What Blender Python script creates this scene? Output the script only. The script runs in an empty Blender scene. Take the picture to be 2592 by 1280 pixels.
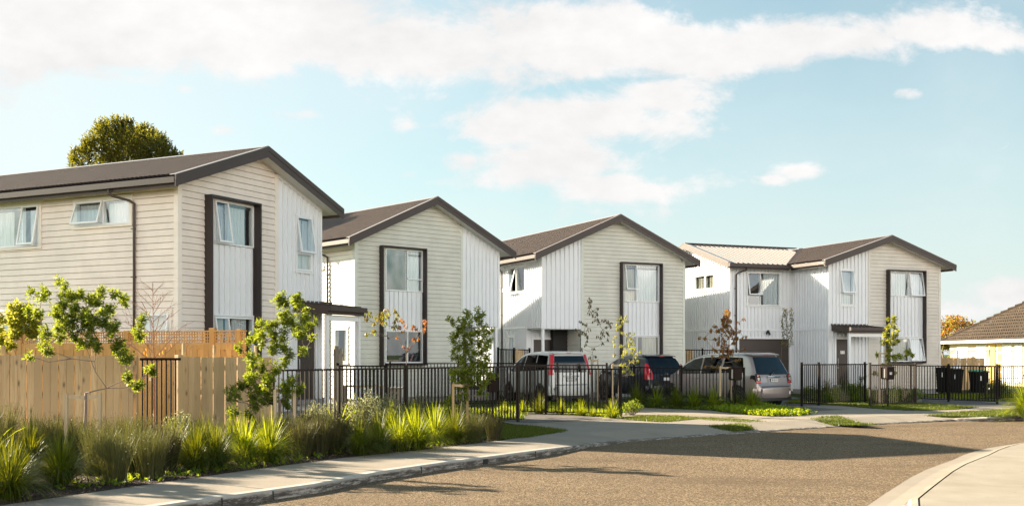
import bpy, math, random
from mathutils import Vector, Matrix
from mathutils.geometry import tessellate_polygon
R = math.radians
random.seed(7)
sc = bpy.context.scene
col = sc.collection

# ------------------------------------------------------------ camera, sky, sun
F, CX, YH, HC = 2680.0, 1296.0, 895.0, 1.8
cam = bpy.data.cameras.new('camera'); camo = bpy.data.objects.new('camera', cam); col.objects.link(camo)
camo.location = (0, 0, HC); camo.rotation_euler = (R(90), 0, 0)
cam.sensor_width = 36; cam.lens = 36*F/2592; cam.shift_x = 0; cam.shift_y = (YH-640)/2592
cam.clip_start = .1; cam.clip_end = 6000
sc.camera = camo
sc.view_settings.view_transform = 'Standard'; sc.view_settings.look = 'None'
sc.view_settings.exposure = 2.2; sc.view_settings.gamma = 1
SUN_AZ, SUN_EL = 24.0, 23.0            # degrees behind the left axis, elevation
sdir = Vector((-math.cos(R(SUN_AZ))*math.cos(R(SUN_EL)), math.sin(R(SUN_AZ))*math.cos(R(SUN_EL)), math.sin(R(SUN_EL))))
sl = bpy.data.lights.new('sun', 'SUN'); sl.energy = 5.0; sl.angle = R(.55); sl.color = (1, .86, .66)
so = bpy.data.objects.new('sun', sl); col.objects.link(so)
so.rotation_euler = sdir.to_track_quat('Z', 'Y').to_euler(); so.location = (-30, 20, 30)

def world():
    w = bpy.data.worlds.new('World'); sc.world = w; w.use_nodes = True
    nt = w.node_tree; N = nt.nodes; L = nt.links; N.clear()
    def n(t, **k):
        x = N.new(t)
        for a, b in k.items(): setattr(x, a, b)
        return x
    def m(op, a, b=None, c=None, clamp=False):
        x = n('ShaderNodeMath', operation=op); x.use_clamp = clamp
        for i, v in enumerate((a, b, c)):
            if v is None: continue
            if isinstance(v, (int, float)): x.inputs[i].default_value = v
            else: L.new(v, x.inputs[i])
        return x.outputs[0]
    out = n('ShaderNodeOutputWorld'); bg = n('ShaderNodeBackground'); L.new(bg.outputs[0], out.inputs[0])
    sky = n('ShaderNodeTexSky', sky_type='NISHITA'); sky.sun_disc = False
    sky.sun_elevation = R(SUN_EL); sky.sun_rotation = math.atan2(sdir.x, sdir.y)
    sky.air_density = 1.0; sky.dust_density = 1.6; sky.ozone_density = 1.3
    tc = n('ShaderNodeTexCoord'); sp = n('ShaderNodeSeparateXYZ'); L.new(tc.outputs['Generated'], sp.inputs[0])
    X, Y, Z = sp.outputs
    Ya = m('MAXIMUM', m('ABSOLUTE', Y), .12)
    az = m('DIVIDE', X, Ya); el = m('DIVIDE', Z, Ya)
    cb = n('ShaderNodeCombineXYZ'); L.new(m('MULTIPLY', az, 5.2), cb.inputs[0]); L.new(m('MULTIPLY', el, 8.5), cb.inputs[1])
    def noise(scale, detail, rough, off=0, dist=0):
        x = n('ShaderNodeTexNoise', noise_dimensions='3D'); x.inputs['Scale'].default_value = scale
        x.inputs['Detail'].default_value = detail; x.inputs['Roughness'].default_value = rough; x.inputs['Distortion'].default_value = dist
        v = n('ShaderNodeVectorMath', operation='ADD'); L.new(cb.outputs[0], v.inputs[0]); v.inputs[1].default_value = (off, off*.7, off*1.3)
        L.new(v.outputs[0], x.inputs['Vector']); return x.outputs['Fac']
    n1 = noise(1.8, 12, .64, 3.1, .35); n2 = noise(.9, 6, .55, 9.4, .2); n3 = noise(6.5, 6, .6, 1.2)
    blobs = [(100,40,620,125,1.3),(650,70,420,110,1.15),(1080,110,320,95,1.1),(1350,130,260,85,1.0),(1240,190,150,28,.6),(1750,120,330,62,1.1),(1560,60,260,60,.7),
             (2080,105,300,62,1.1),(2330,80,170,55,1.0),(2500,105,100,32,.7),(2150,165,120,26,.55),(1600,185,160,26,.5),
             (1500,300,260,62,1.0),(1640,255,150,55,.85),(1330,320,180,45,.85),(1760,320,110,40,.6),(1400,400,190,45,.8),(1290,455,140,38,.65),(1560,480,180,38,.75),(1180,415,70,30,.5),(1450,540,300,28,.35),
             (1440,180,50,20,.5),(1115,245,60,22,.4),(1030,320,50,22,.45),(2025,432,70,22,.72),(1960,455,40,16,.6),(2292,236,42,19,.75),(470,228,36,16,.7),(560,328,40,18,.5),(780,290,90,16,.4),(1000,440,60,20,.35),(890,450,30,24,.4),(700,300,90,14,.3),
             (2560,745,160,50,.75),(2440,790,150,40,.7),(230,290,60,16,.3)]
    acc = None
    for bx, by, rx, ry, wt in blobs:
        a0, e0 = (bx-CX)/F, (YH-by)/F
        dx = m('MULTIPLY', m('SUBTRACT', az, a0), F/rx); dy = m('MULTIPLY', m('SUBTRACT', el, e0), F/ry)
        d2 = m('ADD', m('MULTIPLY', dx, dx), m('MULTIPLY', dy, dy))
        g = m('MULTIPLY', m('EXPONENT', m('MULTIPLY', d2, -.8)), wt)
        acc = g if acc is None else m('MAXIMUM', acc, g)
    fld = m('ADD', m('ADD', acc, m('MULTIPLY', m('SUBTRACT', n1, .5), 2.2)), m('MULTIPLY', m('SUBTRACT', n3, .5), .38))
    mr = n('ShaderNodeMapRange', interpolation_type='SMOOTHSTEP'); L.new(fld, mr.inputs[0])
    mr.inputs[1].default_value = .20; mr.inputs[2].default_value = .72
    # thin veil of high cloud everywhere
    veil = m('MULTIPLY', m('SUBTRACT', n2, .42), .55, clamp=True)
    cl = m('MAXIMUM', mr.outputs[0], veil)
    front = m('GREATER_THAN', Z, 0.0)
    cl = m('MULTIPLY', cl, front)
    shade = m('ADD', m('MULTIPLY', m('SUBTRACT', n2, .5), .45), m('MULTIPLY', m('SUBTRACT', n3, .5), .16))
    br = m('ADD', .93, shade)
    cc = n('ShaderNodeCombineColor'); L.new(m('MULTIPLY', br, 4.45), cc.inputs[0]); L.new(m('MULTIPLY', br, 4.38), cc.inputs[1]); L.new(m('MULTIPLY', br, 4.34), cc.inputs[2])
    # pale haze of the lower sky, thicker towards the sun
    hz = m('MULTIPLY', m('EXPONENT', m('MULTIPLY', m('MAXIMUM', el, 0), -3.6)), 1.0)
    side = m('MULTIPLY', m('ADD', m('MULTIPLY', az, -1.0), .42, clamp=True), m('MULTIPLY', m('EXPONENT', m('MULTIPLY', m('MAXIMUM', m('SUBTRACT', el, .36), 0), -4.0)), m('MULTIPLY', Y, 4, clamp=True)))
    hz = m('MAXIMUM', m('MULTIPLY', hz, .93), m('MULTIPLY', side, 1.0), clamp=True)
    tint = n('ShaderNodeMix', data_type='RGBA', blend_type='MULTIPLY'); tint.inputs[0].default_value = 1
    L.new(sky.outputs[0], tint.inputs[6]); tint.inputs[7].default_value = (.66, .91, .80, 1)
    hm = n('ShaderNodeMix', data_type='RGBA'); L.new(hz, hm.inputs[0]); L.new(tint.outputs[2], hm.inputs[6]); hm.inputs[7].default_value = (3.85, 4.12, 4.15, 1)
    cm = n('ShaderNodeMix', data_type='RGBA'); L.new(cl, cm.inputs[0]); L.new(hm.outputs[2], cm.inputs[6]); L.new(cc.outputs[0], cm.inputs[7])
    # bright cloud bank added low behind the viewer to fill the shaded gables
    back = m('MULTIPLY', m('MULTIPLY', m('ADD', m('MULTIPLY', Y, -1.6), .1, clamp=True), m('ADD', m('MULTIPLY', n2, 3.0), -.75, clamp=True)), m('MULTIPLY', m('ADD', m('MULTIPLY', Z, 6), .2, clamp=True), m('SUBTRACT', 1.9, m('MULTIPLY', Z, 4.2), clamp=True)), clamp=True)
    bm_ = n('ShaderNodeMix', data_type='RGBA'); L.new(back, bm_.inputs[0]); L.new(cm.outputs[2], bm_.inputs[6]); bm_.inputs[7].default_value = (25.0, 22.8, 20.8, 1)
    cm = bm_
    L.new(cm.outputs[2], bg.inputs[0]); bg.inputs[1].default_value = .05
world()

# ------------------------------------------------------------ helpers
def hexc(*c): return (c[0], c[1], c[2], 1)
class Mat:
    def __init__(s, name, base=(.5,.5,.5), rough=.6, metal=0, spec=.5, coat=0):
        s.m = bpy.data.materials.new(name); s.m.use_nodes = True
        s.nt = s.m.node_tree; s.N = s.nt.nodes; s.L = s.nt.links
        s.b = s.N['Principled BSDF']; i = s.b.inputs
        i['Base Color'].default_value = hexc(*base); i['Roughness'].default_value = rough
        i['Metallic'].default_value = metal; i['Specular IOR Level'].default_value = spec; i['Coat Weight'].default_value = coat
        s.out = s.N['Material Output']
    def n(s, t, **k):
        x = s.N.new(t)
        for a, b in k.items(): setattr(x, a, b)
        return x
    def coord(s, kind='Object', scale=(1,1,1)):
        tc = s.n('ShaderNodeTexCoord'); mp = s.n('ShaderNodeMapping'); s.L.new(tc.outputs[kind], mp.inputs[0])
        mp.inputs['Scale'].default_value = scale; return mp.outputs[0]
    def noise(s, v, scale, detail=4, rough=.6, dist=0):
        x = s.n('ShaderNodeTexNoise'); s.L.new(v, x.inputs['Vector'])
        x.inputs['Scale'].default_value = scale; x.inputs['Detail'].default_value = detail; x.inputs['Roughness'].default_value = rough; x.inputs['Distortion'].default_value = dist
        return x.outputs['Fac']
    def ramp(s, f, stops):
        r = s.n('ShaderNodeValToRGB'); s.L.new(f, r.inputs[0]); e = r.color_ramp.elements
        while len(e) < len(stops): e.new(.5)
        for k, (p, c) in enumerate(stops): e[k].position = p; e[k].color = hexc(*c)
        return r.outputs[0]
    def mix(s, f, a, b, blend='MIX'):
        x = s.n('ShaderNodeMix', data_type='RGBA', blend_type=blend)
        for i, v in ((0, f), (6, a), (7, b)):
            if isinstance(v, (int, float)): x.inputs[i].default_value = v
            elif isinstance(v, tuple): x.inputs[i].default_value = hexc(*v)
            else: s.L.new(v, x.inputs[i])
        return x.outputs[2]
    def color(s, c): s.L.new(c, s.b.inputs['Base Color'])
    def bump(s, h, strength=.3, dist=.01):
        x = s.n('ShaderNodeBump'); s.L.new(h, x.inputs['Height']); x.inputs['Strength'].default_value = strength; x.inputs['Distance'].default_value = dist
        s.L.new(x.outputs[0], s.b.inputs['Normal'])

def painted(name, c, rough=.55, var=.12, grime=True):
    M = Mat(name, c, rough)
    v = M.coord(); f = M.noise(v, 1.3, 5, .65); g = M.noise(M.coord(scale=(6, 6, .7)), 1.5, 5, .7)
    a = tuple(x*(1-var) for x in c); b = tuple(min(1, x*(1+var*.5)) for x in c)
    cc = M.ramp(f, [(.3, a), (.7, b)])
    if grime: cc = M.mix(M.ramp(g, [(.5, (0,0,0)), (.85, (.14,.14,.14))]), cc, tuple(x*.72 for x in c))
    M.color(cc); M.bump(M.noise(v, 60, 3), .08, .002)
    return M.m
M_cream = painted('weatherboard_cream', (.76,.675,.595))
M_sage = painted('weatherboard_sage', (.60,.595,.52))
M_stone = painted('weatherboard_stone', (.64,.60,.53))
M_whitemetal = painted('white_steel_cladding', (.735,.755,.775), .42, .04, False)
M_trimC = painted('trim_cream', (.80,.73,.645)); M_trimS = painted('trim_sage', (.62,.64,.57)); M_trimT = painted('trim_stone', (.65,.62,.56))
M_white = painted('white_paint', (.76,.77,.77), .4, .05, False)
M_brown = painted('brown_steel', (.050,.033,.027), .5, .15, False)
M_box = painted('brown_box_frame', (.028,.018,.016), .5, .2, False)
M_soffit = painted('soffit_paint', (.62,.62,.60), .6, .05, False)
M_door = painted('brown_door', (.055,.040,.034), .45, .1, False)
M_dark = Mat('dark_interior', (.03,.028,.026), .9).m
M_concf = painted('foundation_concrete', (.3,.29,.28), .9)

def roofmat():
    M = Mat('roof_steel', (.075,.06,.055), .55, 0, .25, 0)
    f = M.noise(M.coord(), .8, 6, .7); M.color(M.ramp(f, [(.3, (.032,.022,.019)), (.75, (.052,.037,.031))]))
    return M.m
M_roof = roofmat(); M_crest = Mat('roof_crest_highlight', (.155,.118,.098), .5, 0, .3).m; M_flash = Mat('flashing_steel', (.30,.25,.215), .3, 0, .9, .5).m; M_roofw = Mat('glossy_roof_steel', (.34,.27,.225), .25, 0, .9, .8).m  # crest, flashing and wing roof colours lightened to paint in sun and sky sheen

def glassmat(name, tint=(.9,.95,.95), refl=.10, rough=.01):
    M = Mat(name); M.N.remove(M.b)
    lw = M.n('ShaderNodeLayerWeight'); lw.inputs[0].default_value = .5
    fr = M.n('ShaderNodeMath', operation='POWER'); M.L.new(lw.outputs['Facing'], fr.inputs[0]); fr.inputs[1].default_value = 4
    ad = M.n('ShaderNodeMath', operation='ADD'); ad.use_clamp = True; M.L.new(fr.outputs[0], ad.inputs[0]); ad.inputs[1].default_value = refl
    tr = M.n('ShaderNodeBsdfTransparent'); tr.inputs[0].default_value = hexc(*tint)
    gl = M.n('ShaderNodeBsdfGlossy'); gl.inputs['Roughness'].default_value = rough; gl.inputs[0].default_value = (.95,.98,1,1)
    mx = M.n('ShaderNodeMixShader'); M.L.new(ad.outputs[0], mx.inputs[0]); M.L.new(tr.outputs[0], mx.inputs[1]); M.L.new(gl.outputs[0], mx.inputs[2])
    M.L.new(mx.outputs[0], M.out.inputs[0]); return M.m
M_glass = glassmat('window_glass', refl=.15)
M_carglass = glassmat('car_glass', (.12,.15,.15), .06)
M_tint = glassmat('tinted_car_glass', (.02,.025,.03), .05)

def leafmat(name, c, t, spec=.35, trans=.55, var=.35):
    M = Mat(name, c, .42, 0, spec)
    gi = M.n('ShaderNodeNewGeometry'); 
    f = gi.outputs['Random Per Island']
    a = tuple(x*(1-var) for x in c); b = tuple(x*(1+var) for x in c)
    M.color(M.ramp(f, [(0, a), (1, b)]))
    tl = M.n('ShaderNodeBsdfTranslucent'); M.L.new(M.ramp(f, [(0, tuple(x*.7 for x in t)), (1, tuple(min(1, x*1.2) for x in t))]), tl.inputs[0])
    mx = M.n('ShaderNodeMixShader'); mx.inputs[0].default_value = trans
    M.L.new(M.b.outputs[0], mx.inputs[1]); M.L.new(tl.outputs[0], mx.inputs[2]); M.L.new(mx.outputs[0], M.out.inputs[0]); return M.m
M_leaf = leafmat('glossy_leaf', (.07,.10,.015), (.44,.50,.03), trans=.42)
M_leaf2 = leafmat('yellow_green_leaf', (.12,.14,.02), (.58,.56,.05), trans=.5)
M_leafdark = leafmat('evergreen_leaf', (.055,.058,.012), (.34,.31,.02), trans=.36)
M_leafaut = leafmat('autumn_leaf', (.16,.075,.02), (.62,.26,.04))
M_leafbrown = leafmat('brown_olive_leaf', (.10,.075,.02), (.34,.24,.03), trans=.4)
M_leafred = leafmat('red_leaf', (.20,.065,.03), (.45,.16,.06), trans=.4)
M_leafgrey = leafmat('grey_green_leaf', (.17,.18,.10), (.5,.5,.2), trans=.4)
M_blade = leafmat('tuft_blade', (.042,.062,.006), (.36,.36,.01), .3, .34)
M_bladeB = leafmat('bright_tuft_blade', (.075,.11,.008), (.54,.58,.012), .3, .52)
M_rush = leafmat('rush_stem', (.070,.072,.026), (.26,.25,.05), .2, .22)
M_rushd = leafmat('dark_rush_stem', (.04,.036,.02), (.14,.11,.04), .2, .2)
M_grass = leafmat('lawn_blade', (.05,.07,.010), (.26,.29,.012), .2, .28)
M_bright = leafmat('ground_cover_leaf', (.07,.12,.012), (.45,.55,.02), .2, .48)
def barkmat(name, c):
    M = Mat(name, c, .85); f = M.noise(M.coord(scale=(1,1,.3)), 30, 4); M.color(M.ramp(f, [(.3, tuple(x*.6 for x in c)), (.7, tuple(x*1.3 for x in c))])); return M.m
M_bark = barkmat('bark', (.20,.15,.115)); M_twig = barkmat('red_twig', (.26,.14,.10)); M_stemgrey = barkmat('grey_bark', (.22,.19,.16))

def woodmat(name, a, b, scale=1.0, knots=True):
    M = Mat(name, a, .75)
    gi = M.n('ShaderNodeNewGeometry'); rnd = gi.outputs['Random Per Island']
    v = M.coord(); 
    wn = M.n('ShaderNodeCombineXYZ'); mm = M.n('ShaderNodeMath', operation='MULTIPLY'); M.L.new(rnd, mm.inputs[0]); mm.inputs[1].default_value = 37
    M.L.new(mm.outputs[0], wn.inputs[0]); M.L.new(mm.outputs[0], wn.inputs[2])
    ad = M.n('ShaderNodeVectorMath', operation='ADD'); M.L.new(v, ad.inputs[0]); M.L.new(wn.outputs[0], ad.inputs[1])
    mp = M.n('ShaderNodeMapping'); M.L.new(ad.outputs[0], mp.inputs[0]); mp.inputs['Scale'].default_value = (22, 22, 1.6)
    g = M.noise(mp.outputs[0], scale, 6, .65, .8)
    c1 = M.ramp(g, [(.22, tuple(x*.45 for x in a)), (.48, a), (.8, b)])
    c2 = M.mix(M.ramp(rnd, [(0, (0,0,0)), (1, (.9,.9,.9))]), c1, tuple(x*.72 for x in a))
    if knots:
        mp2 = M.n('ShaderNodeMapping'); M.L.new(ad.outputs[0], mp2.inputs[0]); mp2.inputs['Scale'].default_value = (5.5, 5.5, 2.6)
        vo = M.n('ShaderNodeTexVoronoi'); M.L.new(mp2.outputs[0], vo.inputs['Vector']); vo.inputs['Scale'].default_value = 1
        k = M.ramp(vo.outputs['Distance'], [(.06, (.9,.9,.9)), (.16, (.2,.2,.2)), (.24, (0,0,0))])
        c2 = M.mix(k, c2, tuple(x*.22 for x in a))
        st = M.noise(M.coord(scale=(1.5,1.5,.4)), 1.2, 4, .6); c2 = M.mix(M.ramp(st, [(.5, (0,0,0)), (.8, (.5,.5,.5))]), c2, (.34,.25,.15))
    M.color(c2); M.bump(g, .25, .004); return M.m
M_pale = woodmat('paling_timber', (.62,.42,.21), (.74,.54,.31))
M_orange = woodmat('new_pine', (.58,.31,.095), (.68,.42,.17))
M_stake = woodmat('stake_timber', (.52,.40,.24), (.64,.5,.32), knots=False)
M_greywood = woodmat('grey_timber', (.26,.22,.17), (.38,.33,.26))

def asphalt():
    M = Mat('asphalt', (.1,.1,.1), 1, 0, .05)
    v = M.coord('Object'); vo = M.n('ShaderNodeTexVoronoi'); M.L.new(v, vo.inputs['Vector']); vo.inputs['Scale'].default_value = 60
    sp = M.ramp(vo.outputs['Color'], [(.18, (.014,.009,.007)), (.44, (.095,.068,.044)), (.68, (.235,.172,.112)), (.92, (.55,.42,.29))])
    vo2 = M.n('ShaderNodeTexVoronoi'); M.L.new(v, vo2.inputs['Vector']); vo2.inputs['Scale'].default_value = 75
    sp = M.mix(.45, sp, M.ramp(vo2.outputs['Color'], [(.2, (.02,.013,.010)), (.8, (.31,.235,.155))]))
    big = M.noise(v, .35, 5, .6); c = M.mix(M.ramp(big, [(.35, (0,0,0)), (.7, (.45,.45,.45))]), sp, (.115,.084,.056)); st = M.noise(M.coord('Object', (.35,.9,1)), .8, 4, .5); c = M.mix(M.ramp(st, [(.5, (0,0,0)), (.7, (.35,.35,.35))]), c, (.06,.043,.03))
    M.color(c); M.bump(vo.outputs['Distance'], .55, .012); return M.m
M_asph = asphalt()
def concmat(name, a, b, stain=(.2,.18,.16), amt=.5):
    M = Mat(name, a, .95, 0, .1); v = M.coord('Object')
    f = M.noise(v, 1.1, 8, .68); g = M.noise(v, 90, 3, .6); s = M.noise(v, .5, 5, .6, .6)
    c = M.ramp(f, [(.3, a), (.7, b)]); c = M.mix(M.ramp(g, [(.35, (.45,.45,.45)), (.6, (0,0,0))]), c, tuple(x*.7 for x in a))
    c = M.mix(M.ramp(s, [(.52, (0,0,0)), (.72, (amt,amt,amt))]), c, stain)
    spots = M.n('ShaderNodeTexVoronoi'); M.L.new(v, spots.inputs['Vector']); spots.inputs['Scale'].default_value = 3.2
    c = M.mix(M.ramp(spots.outputs['Distance'], [(.035, (.8,.8,.8)), (.06, (0,0,0))]), c, (.06,.05,.045))
    M.color(c); M.bump(g, .25, .003); return M.m
M_conc = concmat('footpath_concrete', (.25,.215,.175), (.31,.27,.22))
M_conc2 = concmat('pale_concrete', (.25,.215,.17), (.33,.295,.245), (.19,.155,.115), .6)
M_drive = concmat('exposed_aggregate', (.10,.09,.085), (.19,.17,.155), (.09,.08,.075))
M_drive2 = concmat('tan_aggregate', (.24,.20,.155), (.34,.29,.225), (.2,.17,.13))
def kerbmat():
    M = Mat('kerb_concrete', (.4,.37,.33), .88, 0, .3); v = M.coord('Object')
    f = M.noise(v, 3, 8, .75); z = M.n('ShaderNodeSeparateXYZ'); M.L.new(v, z.inputs[0])
    st = M.noise(M.coord('Object', (1.6, 1.6, 9)), 2.0, 10, .85)
    c = M.ramp(f, [(.3, (.30,.275,.24)), (.7, (.46,.43,.38))])
    mr = M.n('ShaderNodeMapRange'); M.L.new(z.outputs[2], mr.inputs[0]); mr.inputs[1].default_value = -.01; mr.inputs[2].default_value = -.05
    k = M.mix(1.0, M.ramp(st, [(.40, (0,0,0)), (.52, (.95,.95,.95))]), mr.outputs[0], 'MULTIPLY')
    c = M.mix(k, c, (.05,.042,.036)); M.color(c); M.bump(f, .2, .004); return M.m
M_kerb = kerbmat()
def soil():
    M = Mat('bark_mulch', (.04,.028,.022), .95, 0, .2); v = M.coord('Object')
    vo = M.n('ShaderNodeTexVoronoi'); M.L.new(v, vo.inputs['Vector']); vo.inputs['Scale'].default_value = 30
    M.color(M.ramp(vo.outputs['Color'], [(.1, (.022,.015,.012)), (.6, (.06,.04,.03)), (.95, (.13,.09,.07))])); M.bump(vo.outputs['Distance'], .8, .03); return M.m
M_soil = soil()
def lawnmat():
    M = Mat('lawn_ground', (.05,.07,.015), .95, 0, .1); v = M.coord('Object'); f = M.noise(v, 5, 8, .7)
    M.color(M.ramp(f, [(.3, (.025,.04,.008)), (.6, (.05,.075,.012)), (.85, (.10,.085,.035))])); M.bump(M.noise(v, 60, 3), .6, .02); return M.m
M_lawn = lawnmat()
M_black = Mat('black_powder_coat', (.009,.006,.005), .6, 0, .14).m
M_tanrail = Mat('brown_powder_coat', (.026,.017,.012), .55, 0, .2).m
M_metalgrey = Mat('galvanised_steel', (.5,.5,.5), .35, .7).m
M_rubber = Mat('tyre_rubber', (.015,.014,.014), .7).m
M_alloy = Mat('alloy_wheel', (.45,.45,.46), .3, .8).m
M_chrome = Mat('chrome', (.75,.75,.76), .12, 1).m
M_plastic = Mat('black_plastic', (.012,.012,.012), .4).m
M_red = Mat('red_lamp', (.5,.008,.012), .15, 0, .6, .6).m
M_orangel = Mat('amber_lamp', (.55,.14,.02), .2).m
M_clear = Mat('clear_lamp', (.6,.6,.58), .1, .4).m
M_plate = Mat('plate_white', (.75,.75,.73), .4).m
M_ink = Mat('black_ink', (.01,.01,.01), .6).m
def carpaint(name, c, metal=.0):
    return Mat(name, c, .3, metal, .4, .45).m
M_cwhite = carpaint('white_car_paint', (.60,.60,.57)); M_cblack = carpaint('black_car_paint', (.010,.012,.018)); M_csilver = carpaint('silver_car_paint', (.33,.28,.265), .5)
M_curtain = leafmat('white_curtain', (.84,.86,.88), (.7,.75,.8), .1, .35, .03)
M_curtainb = leafmat('cream_blind', (.62,.56,.44), (.6,.5,.35), .1, .3, .03)
M_bin = Mat('bin_plastic', (.008,.009,.008), .8, 0, .1).m
M_binlid = Mat('green_bin_lid', (.01,.28,.09), .45).m
M_bag = Mat('white_bag', (.75,.76,.8), .4).m
def tilemat():
    M = Mat('brown_roof_tile', (.1,.07,.04), .9); v = M.coord(); f = M.noise(v, 3.5, 8, .75)
    M.color(M.ramp(f, [(.3, (.018,.011,.006)), (.55, (.045,.028,.014)), (.68, (.10,.065,.035)), (.78, (.35,.25,.14))])); return M.m
M_tile = tilemat()
M_cottage = painted('cottage_wall', (.50,.40,.22)); M_yellow = painted('yellow_panel', (.66,.42,.10), var=.06, grime=False)

class MB:
    def __init__(s): s.v = []; s.f = []; s.mi = []; s.mats = []
    def mid(s, m):
        if m not in s.mats: s.mats.append(m)
        return s.mats.index(m)
    def add(s, vs, fs, m):
        o = len(s.v); s.v += [tuple(p) for p in vs]; i = s.mid(m)
        for f in fs: s.f.append(tuple(o+k for k in f)); s.mi.append(i)
    def quad(s, a, b, c, d, m): s.add((a, b, c, d), ((0,1,2,3),), m)
    def hexa(s, p, m):   # 8 points: bottom 4, top 4
        s.add(p, ((0,3,2,1),(4,5,6,7),(0,1,5,4),(1,2,6,5),(2,3,7,6),(3,0,4,7)), m)
    def box(s, x0, y0, z0, x1, y1, z1, m):
        s.hexa([(x0,y0,z0),(x1,y0,z0),(x1,y1,z0),(x0,y1,z0),(x0,y0,z1),(x1,y0,z1),(x1,y1,z1),(x0,y1,z1)], m)
    def bar(s, a, b, w, h, m, up=(0,0,1)):   # beam between two points
        a, b = Vector(a), Vector(b); d = (b-a).normalized(); up = Vector(up)
        if abs(d.dot(up)) > .98: up = Vector((0,1,0)) if abs(d.y) < .9 else Vector((1,0,0))
        sx = d.cross(up).normalized()*w/2; sz = sx.cross(d).normalized()*h/2
        s.hexa([a-sx-sz, a+sx-sz, b+sx-sz, b-sx-sz, a-sx+sz, a+sx+sz, b+sx+sz, b-sx+sz], m)
    def tube(s, pts, rad, m, n=6, cap=True):
        pts = [Vector(p) for p in pts]; rings = []
        if isinstance(rad, (int, float)): rad = [rad]*len(pts)
        vs = []; prev = None
        for i, p in enumerate(pts):
            d = (pts[min(i+1, len(pts)-1)]-pts[max(i-1, 0)])
            if d.length < 1e-6: d = Vector((0,0,1))
            d.normalize()
            up = Vector((0,0,1)) if abs(d.z) < .95 else Vector((1,0,0))
            if prev is not None:
                a = prev-d*prev.dot(d)
                if a.length > 1e-3: up = a
            x = up-d*up.dot(d); x.normalize(); y = d.cross(x); prev = x
            for k in range(n):
                t = 2*math.pi*k/n; vs.append(p+(x*math.cos(t)+y*math.sin(t))*rad[i])
        fs = []
        for i in range(len(pts)-1):
            for k in range(n): fs.append((i*n+k, i*n+(k+1) % n, (i+1)*n+(k+1) % n, (i+1)*n+k))
        if cap: fs.append(tuple(range(n-1, -1, -1))); fs.append(tuple((len(pts)-1)*n+k for k in range(n)))
        s.add(vs, fs, m)
    def build(s, name, parent=None, smooth=False, label=None):
        me = bpy.data.meshes.new(name); me.from_pydata(s.v, [], s.f)
        for m in s.mats: me.materials.append(m)
        me.polygons.foreach_set('material_index', s.mi)
        if smooth: me.polygons.foreach_set('use_smooth', [True]*len(s.f))
        me.update(); o = bpy.data.objects.new(name, me); col.objects.link(o)
        if parent: o.parent = parent
        if label: o['label'] = label
        return o
def tag(o, label=None, cat=None, group=None, kind=None):
    if label: o['label'] = label
    if cat: o['category'] = cat
    if group: o['group'] = group
    if kind: o['kind'] = kind
    return o
def empty(name, loc=(0,0,0), rz=0):
    o = bpy.data.objects.new(name, None); col.objects.link(o); o.location = loc; o.rotation_euler = (0,0,rz); o.empty_display_size = .3; return o
def smooth_angle(o, deg=35):
    try: o.data.set_sharp_from_angle(angle=R(deg))
    except Exception: pass
def bevel(o, w=.01, seg=2):
    m = o.modifiers.new('bevel', 'BEVEL'); m.width = w; m.segments = seg; m.limit_method = 'ANGLE'
def G(px, py, z=0.):
    y = (HC-z)*F/(py-YH); return Vector(((px-CX)/F*y, y, z))
def at(px, py, d): return Vector(((px-CX)/F*d, d, HC+(YH-py)*d/F))
def text_mesh(name, s, size, mat, parent, M, ext=.002, align='CENTER'):
    cu = bpy.data.curves.new(name, 'FONT'); cu.body = s; cu.size = size; cu.extrude = ext; cu.align_x = align; cu.align_y = 'CENTER'
    t = bpy.data.objects.new('tmp', cu); col.objects.link(t)
    dg = bpy.context.evaluated_depsgraph_get(); me = bpy.data.meshes.new_from_object(t.evaluated_get(dg)); bpy.data.objects.remove(t)
    me.transform(M); me.materials.clear(); me.materials.append(mat); me.name = name
    o = bpy.data.objects.new(name, me); col.objects.link(o)
    if parent: o.parent = parent
    return o

# ------------------------------------------------------------ terrain, road, paths
def kz(px, y):  # kerb lowered in front of the driveways
    t = lambda a, b, x: max(0, min(1, (x-a)/(b-a)))
    return -.105*t(1440, 1540, px)*(1-t(2400, 2470, px))
KPX = [(397,1280),(547,1258),(686,1239.5),(800,1223.4),(969,1191.5),(1138,1167),(1239,1154.5),(1374,1137),(1500,1122.5),(1600,1113.5),(1700,1106.5),(1811,1098),(1920,1091),(2012,1084.5),(2110,1078),(2204,1072.5),(2310,1067),(2415,1061),(2500,1055.5),(2592,1050)]
kerb = []
for px, py in KPX:
    z = kz(px, 0); p = G(px, py, z); kerb.append((p.x, p.y, z))
kerb = [(-13,-12,0),(-9.3,0,0),(-6.6,7,0)] + kerb + [(22,36.6,0),(40,49,0),(90,80,0),(260,170,0)]
def dist_kerb(x, y):
    best = 1e9; zz = 0
    for i in range(len(kerb)-1):
        ax, ay, az = kerb[i]; bx, by, bz = kerb[i+1]; dx, dy = bx-ax, by-ay
        t = max(0, min(1, ((x-ax)*dx+(y-ay)*dy)/(dx*dx+dy*dy))); d = math.hypot(x-ax-dx*t, y-ay-dy*t)
        if d < best: best = d; zz = az+(bz-az)*t
    return best, zz
def gz(x, y):
    d, z = dist_kerb(x, y); return z*max(0, 1-d/1.5)
def offs(pl, d):
    out = []
    for i, p in enumerate(pl):
        a = pl[max(i-1, 0)]; b = pl[min(i+1, len(pl)-1)]; dx, dy = b[0]-a[0], b[1]-a[1]; l = math.hypot(dx, dy)
        out.append((p[0]-dy/l*d, p[1]+dx/l*d, p[2]))
    return out
ROADZ = -.13
def struct(o): o['kind'] = 'structure'; return o
mb = MB(); mb.quad((-1500,-1500,-.45),(1500,-1500,-.45),(1500,2500,-.45),(-1500,2500,-.45), M_lawn); struct(mb.build('ground'))
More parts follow.
